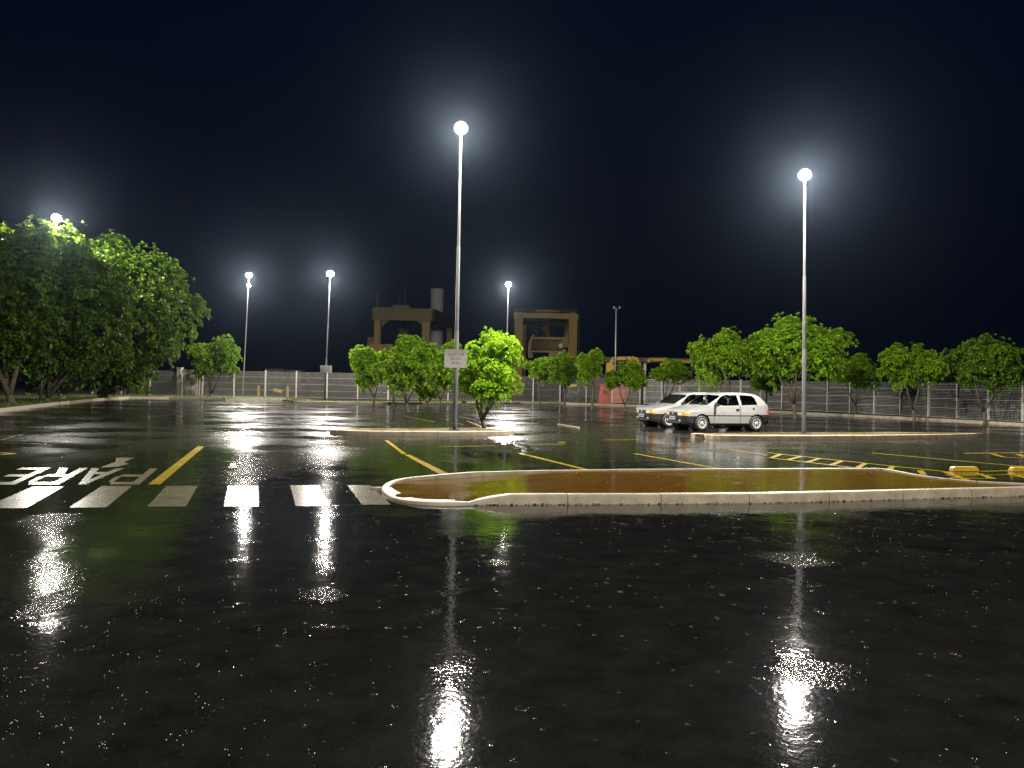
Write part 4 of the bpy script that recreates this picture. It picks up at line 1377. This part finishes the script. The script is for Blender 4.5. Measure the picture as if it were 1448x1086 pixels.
def make_car(label):
    root = empty("parked_car", (0, 0, 0))
    tag(root, label, "car", "parked white hatchback cars")
    xs = []
    x = 1.86
    while x > -1.86: xs.append(x); x -= .022
    xs.append(-1.86)
    stations = []
    # nose cap, rings narrowing to the middle line
    caps = [0.0, .12, .25, .38, .5, .62, .74, .86, .95]
    half = []
    for s in caps:
        half.append(("F", [(1.86 + .07 * (1 - s * s), y * s, z) for y, z in ring(1.86)]))
    for x in xs: half.append(("S", [(x, y, z) for y, z in ring(x)]))
    for s in reversed(caps):
        half.append(("R", [(-1.86 - .05 * (1 - s * s), y * s, z) for y, z in ring(-1.86)]))
    segc = [3, 12, 8, 8, 16, 4, 16]
    sid = []
    for k, n in enumerate(segc): sid += [k] * n
    groups = {}
    for sgn in (1, -1):
        for i in range(len(half) - 1):
            ka, ra = half[i]; kb, rb = half[i + 1]
            fr = ka == "F"; rr = kb == "R"
            for j in range(len(ra) - 1):
                q = [ra[j], rb[j], rb[j + 1], ra[j + 1]]
                cx = sum(p[0] for p in q) / 4; cy = sum(p[1] for p in q) / 4; cz = sum(p[2] for p in q) / 4
                c = classify(cx, cy, cz, sid[j], fr, rr)
                if c is None: continue
                if c in ("glass_front", "glass_rear", "door", "headlight", "indicator", "tail", "sill", "moulding"): c = c + ("+" if sgn > 0 else "-")
                q = [(p[0], p[1] * sgn, p[2]) for p in q]
                if sgn < 0: q.reverse()
                groups.setdefault(c, []).append(q)
    info = {"body": ("body", "paint"), "bonnet": ("bonnet", "paint"), "door+": ("door", "paint"), "door-": ("door", "paint"), "glass_front+": ("side_window", "glass"), "glass_front-": ("side_window", "glass"),
            "glass_rear+": ("quarter_window", "glass"), "glass_rear-": ("quarter_window", "glass"), "windscreen": ("windscreen", "glass"), "rear_window": ("rear_window", "glass"),
            "bumper": ("bumper", "bumper"), "sill+": ("sill", "bumper"), "sill-": ("sill", "bumper"), "seam": ("door_seal", "bumper"), "moulding+": ("side_moulding", "bumper"), "moulding-": ("side_moulding", "bumper"), "grille": ("grille", "bumper"),
            "headlight+": ("headlight", "headlamp"), "headlight-": ("headlight", "headlamp"), "indicator+": ("indicator", "indicator"), "indicator-": ("indicator", "indicator"), "tail+": ("taillight", "tail"), "tail-": ("taillight", "tail")}
    parts = {}
    for c, quads in groups.items():
        mb = MB()
        vi = {}
        vs, fs = [], []
        for q in quads:
            ids = []
            for p in q:
                key = (round(p[0], 5), round(p[1], 5), round(p[2], 5))
                if key not in vi: vi[key] = len(vs); vs.append(p)
                if vi[key] not in ids: ids.append(vi[key])
            if len(ids) >= 3: fs.append(tuple(ids))
        mb.add(vs, fs)
        nm, mt = info[c]
        parts[c] = mb.build(nm, M[mt], root, smooth=True)
    # wheels
    for ax in (AX, -AX):
        for sg in (1, -1):
            m4 = Matrix.Translation((ax, sg * .70, WR)) @ Matrix.Rotation(R(-90 * sg), 4, 'X')
            mb = MB(); mb.lathe([(.18, .085), (.20, .098), (.25, .092), (.278, .07), (.285, .03), (.285, -.05), (.27, -.09), (.18, -.09)], 32, m4)
            w = mb.build("wheel", M["tyre"], root, smooth=True)
            mb = MB(); mb.lathe([(.001, .085), (.05, .085), (.06, .075), (.10, .070), (.15, .080), (.172, .096), (.182, .094), (.184, .02)], 32, m4)
            rim = mb.build("rim", M["rim"], w, smooth=True)
            mb = MB()
            for k in range(8):
                a = 2 * math.pi * k / 8
                c = m4 @ Vector((.115 * math.cos(a), .115 * math.sin(a), .078))
                mb.lathe([(.001, .006), (.028, .004), (.03, -.004)], 8, Matrix.Translation(c) @ Matrix.Rotation(R(-90 * sg), 4, 'X'))
            mb.build("vent_hole", M["bumper"], rim)
            # wheel well
            mb = MB(); m5 = Matrix.Translation((ax, 0, WZ + .01)) @ Matrix.Rotation(R(-90 * sg), 4, 'X')
            mb.lathe([(.001, .42), (.33, .42), (.333, .765)], 32, m5); mb.build("wheel_well", M["tyre"], root)
    # underbody, cabin floor, dashboard, seats
    mb = MB(); mb.box((0, 0, .27), (2.0, 1.46, .10)); mb.box((1.45, 0, .32), (.62, 1.0, .16)); mb.box((-1.4, 0, .34), (.7, 1.0, .16)); mb.tube([(-1.2, -.66, .285), (-1.2, .66, .285)], .05, 8); mb.tube([(1.18, -.66, .285), (1.18, .66, .285)], .04, 8)
    mb.box((-.3, .2, .21), (1.9, .12, .08)); mb.build("underbody", M["tyre"], root)
    mb = MB(); mb.box((.80, 0, .78), (.30, 1.36, .22)); mb.build("dashboard", M["seat"], root)
    for sg in (1, -1):
        mb = MB(); mb.box((-.12, .36 * sg, .55), (.48, .46, .16)); mb.box((-.40, .36 * sg, .86), (.13, .46, .56), mat=Matrix.Rotation(R(-14), 3, 'Y'))
        st = mb.build("seat", M["seat"], root)
        mb = MB(); mb.box((-.50, .36 * sg, 1.20), (.09, .26, .15)); mb.build("headrest", M["seat"], st)
    mb = MB(); mb.box((-1.0, 0, .58), (.46, 1.2, .18)); mb.box((-1.28, 0, .84), (.12, 1.2, .5)); mb.build("rear_seat", M["seat"], root)
    mb = MB()
    cpt = Vector((.40, .36, .98)); rot = Matrix.Rotation(R(-65), 3, 'Y')
    pts = [cpt + rot @ Vector((.18 * math.cos(2 * math.pi * k / 20), .18 * math.sin(2 * math.pi * k / 20), 0)) for k in range(21)]
    mb.tube(pts, .016, 6); mb.tube([cpt, cpt + Vector((.25, 0, -.12))], .03, 6); mb.beam(pts[0], pts[10], .03, .02); mb.build("steering_wheel", M["bumper"], root, smooth=True)
    # mirrors, handles, wipers, plates, fog lamps
    for sg in (1, -1):
        mb = MB(); mb.box((.62, .86 * sg, .965), (.10, .17, .11)); mb.box((.64, .78 * sg, .95), (.05, .06, .05)); mb.build("side_mirror", M["bumper"], root)
        mb = MB(); mb.box((-.33, .805 * sg, .80), (.15, .03, .05)); mb.build("door_handle", M["bumper"], root)
        mb = MB(); mb.tube([(.93, .30 * sg - .1, .968), (.74, .34 * sg + .12, 1.08)], .010, 5); mb.build("wiper", M["bumper"], root)
        mb = MB(); mb.box((1.885, .42 * sg, .37), (.04, .10, .05)); mb.build("fog_lamp", M["headlamp"], root)
    mb = MB(); mb.box((-1.03, .80, .845), (.07, .02, .035)); mb.build("fuel_flap_latch", M["bumper"], root)
    mb = MB(); mb.box((1.948, 0, .455), (.02, .40, .13)); pl = mb.build("licence_plate", M["plate"], root)
    mb = MB()
    rg = random.Random(5)
    for k in range(7): mb.box((1.9595, -.15 + k * .05, .452 + rg.uniform(-.004, .004)), (.003, .026, .06))
    mb.build("plate_marks", M["container"], pl)
    mb = MB(); mb.lathe([(.001, .012), (.04, .008), (.045, 0)], 14, Matrix.Translation((1.93, 0, .62)) @ Matrix.Rotation(R(90), 4, 'Y')); mb.build("badge", M["rim"], root)
    mb = MB(); mb.box((1.90, 0, .30), (.06, 1.0, .05)); mb.build("air_dam", M["tyre"], root)
    mb = MB(); mb.box((.15, 0, 1.25), (.02, .2, .06)); mb.build("rear_view_mirror", M["bumper"], root)
    return root


car = make_car("white hatchback nearer to the camera, side fully in view, green cloth behind its windscreen")
fw, rw = G(988.3, 609.6), G(1071.8, 609.6)
hd = (fw - rw).normalized()
ang = math.atan2(hd.y, hd.x)
side_n = Vector((-hd.y, hd.x, 0))        # car's left side (towards camera)
mid = (fw + rw) / 2 - side_n * .74
car.location = (mid.x, mid.y, 0.0); car.rotation_euler = (0, 0, ang)
far_n = -side_n
c2 = copy_tree(car)
c2["label"] = "white hatchback parked behind the other white car, only its nose and roof showing"
c2.location = mid + far_n * 2.45 - hd * .15
c2.scale = (1.05, 1.0, .985)
# things lying in the near car
mb = MB(); mb.lathe([(.001, .15), (.06, .13), (.11, .05), (.13, 0)], 12, Matrix.Translation((.72, -.05, .90))); o = mb.build("dashboard_cloth", M["green_cloth"], car, smooth=True)
mb = MB(); mb.box((.60, -.02, 1.14), (.01, .07, .14)); mb.build("sticker", M["paper"], car)
mb = MB(); mb.box((.05, .55, 1.24), (.16, .008, .10)); mb.build("paper_sheet", M["paper"], car)

# ------------------------------------------------------------------ splashing drops on the water
mb = MB()
rg = random.Random(21)
def drop(x, y, z, r):
    vs = [(x + r, y, z), (x, y + r, z), (x - r, y, z), (x, y - r, z), (x, y, z + r * 1.2), (x, y, z - r * 1.2)]
    mb.add(vs, [(0, 1, 4), (1, 2, 4), (2, 3, 4), (3, 0, 4), (1, 0, 5), (2, 1, 5), (3, 2, 5), (0, 3, 5)])
for _ in range(1700):
    y = 3.2 + (rg.random() ** 1.6) * 22
    x = rg.uniform(-.72, .72) * y * 1.05
    if mnoise.noise(Vector((x * .55, y * .4, 7.7))) < rg.uniform(-.25, .5): continue
    n = rg.choice((1, 1, 2, 3))
    for k in range(n):
        drop(x + rg.uniform(-.02, .02), y + rg.uniform(-.02, .02), rg.uniform(.006, .05), rg.uniform(.0012, .003))
m, nt, out = new_mat("glint_white_drops")
p = nt.nodes.new("ShaderNodeBsdfPrincipled"); p.inputs["Base Color"].default_value = (.75, .78, .8, 1); p.inputs["Roughness"].default_value = .15; p.inputs["IOR"].default_value = 1.33  # opaque near-white base colour stands in for lamp glints on the drops
nt.links.new(p.outputs[0], out.inputs[0])
tag(mb.build("rain_splashes", m, smooth=True), label="small rain drops splashing up from the flooded asphalt", cat="rain", kind="stuff")

# ------------------------------------------------------------------ haze volume added to give the lamps a bloom-like halo
mb = MB(); mb.box((0, 130, 15.0), (420, 380, 33)); hz = mb.build("haze", None.__class__ and M["paint"])
hz.data.materials.clear()
m = bpy.data.materials.new("halo_haze"); m.use_nodes = True; nt = m.node_tree; nt.nodes.clear()
out = nt.nodes.new("ShaderNodeOutputMaterial"); pv = nt.nodes.new("ShaderNodeVolumePrincipled")
pv.inputs["Color"].default_value = (.55, .74, 1.0, 1); pv.inputs["Density"].default_value = 0.00008; pv.inputs["Anisotropy"].default_value = .925
nt.links.new(pv.outputs[0], out.inputs["Volume"])
hz.data.materials.append(m)
tag(hz, label="thin haze added to make a glow round the lamps", cat="haze", kind="stuff")

# ------------------------------------------------------------------ sky
w = bpy.data.worlds.new("World"); scene.world = w; w.use_nodes = True
nt = w.node_tree; nt.nodes.clear()
out = nt.nodes.new("ShaderNodeOutputWorld"); bg = nt.nodes.new("ShaderNodeBackground")
tc = nt.nodes.new("ShaderNodeTexCoord"); sp = nt.nodes.new("ShaderNodeSeparateXYZ")
nt.links.new(tc.outputs["Generated"], sp.inputs[0])
f = noise_n(nt, tc.outputs["Generated"], 2.2, 4, 0.55)
z = math_n(nt, "ADD", sp.outputs[2], math_n(nt, "MULTIPLY", math_n(nt, "SUBTRACT", f, .5), .25))
nt.links.new(ramp(nt, z, [(0.0, (.0009, .0017, .0048)), (0.45, (.0003, .0022, .0090))]), bg.inputs[0])
bg.inputs[1].default_value = 1.0
nt.links.new(bg.outputs[0], out.inputs[0])

# ------------------------------------------------------------------ render settings
scene.render.engine = "CYCLES"
cy = scene.cycles
cy.use_denoising = True
cy.denoiser = "OPENIMAGEDENOISE"
cy.denoising_input_passes = "RGB_ALBEDO_NORMAL"
cy.denoising_prefilter = "NONE"
cy.max_bounces = 7; cy.diffuse_bounces = 2; cy.glossy_bounces = 4; cy.transmission_bounces = 4; cy.transparent_max_bounces = 12; cy.volume_bounces = 0
cy.sample_clamp_indirect = 3.0
cy.sample_clamp_direct = 60.0
cy.caustics_reflective = False; cy.caustics_refractive = False
try: cy.use_light_tree = True
except Exception: pass
vs_ = scene.view_settings
scene.display_settings.display_device = "sRGB"
vs_.view_transform = "Standard"; vs_.look = "None"; vs_.exposure = 0.0; vs_.gamma = 1.0; vs_.use_curve_mapping = False
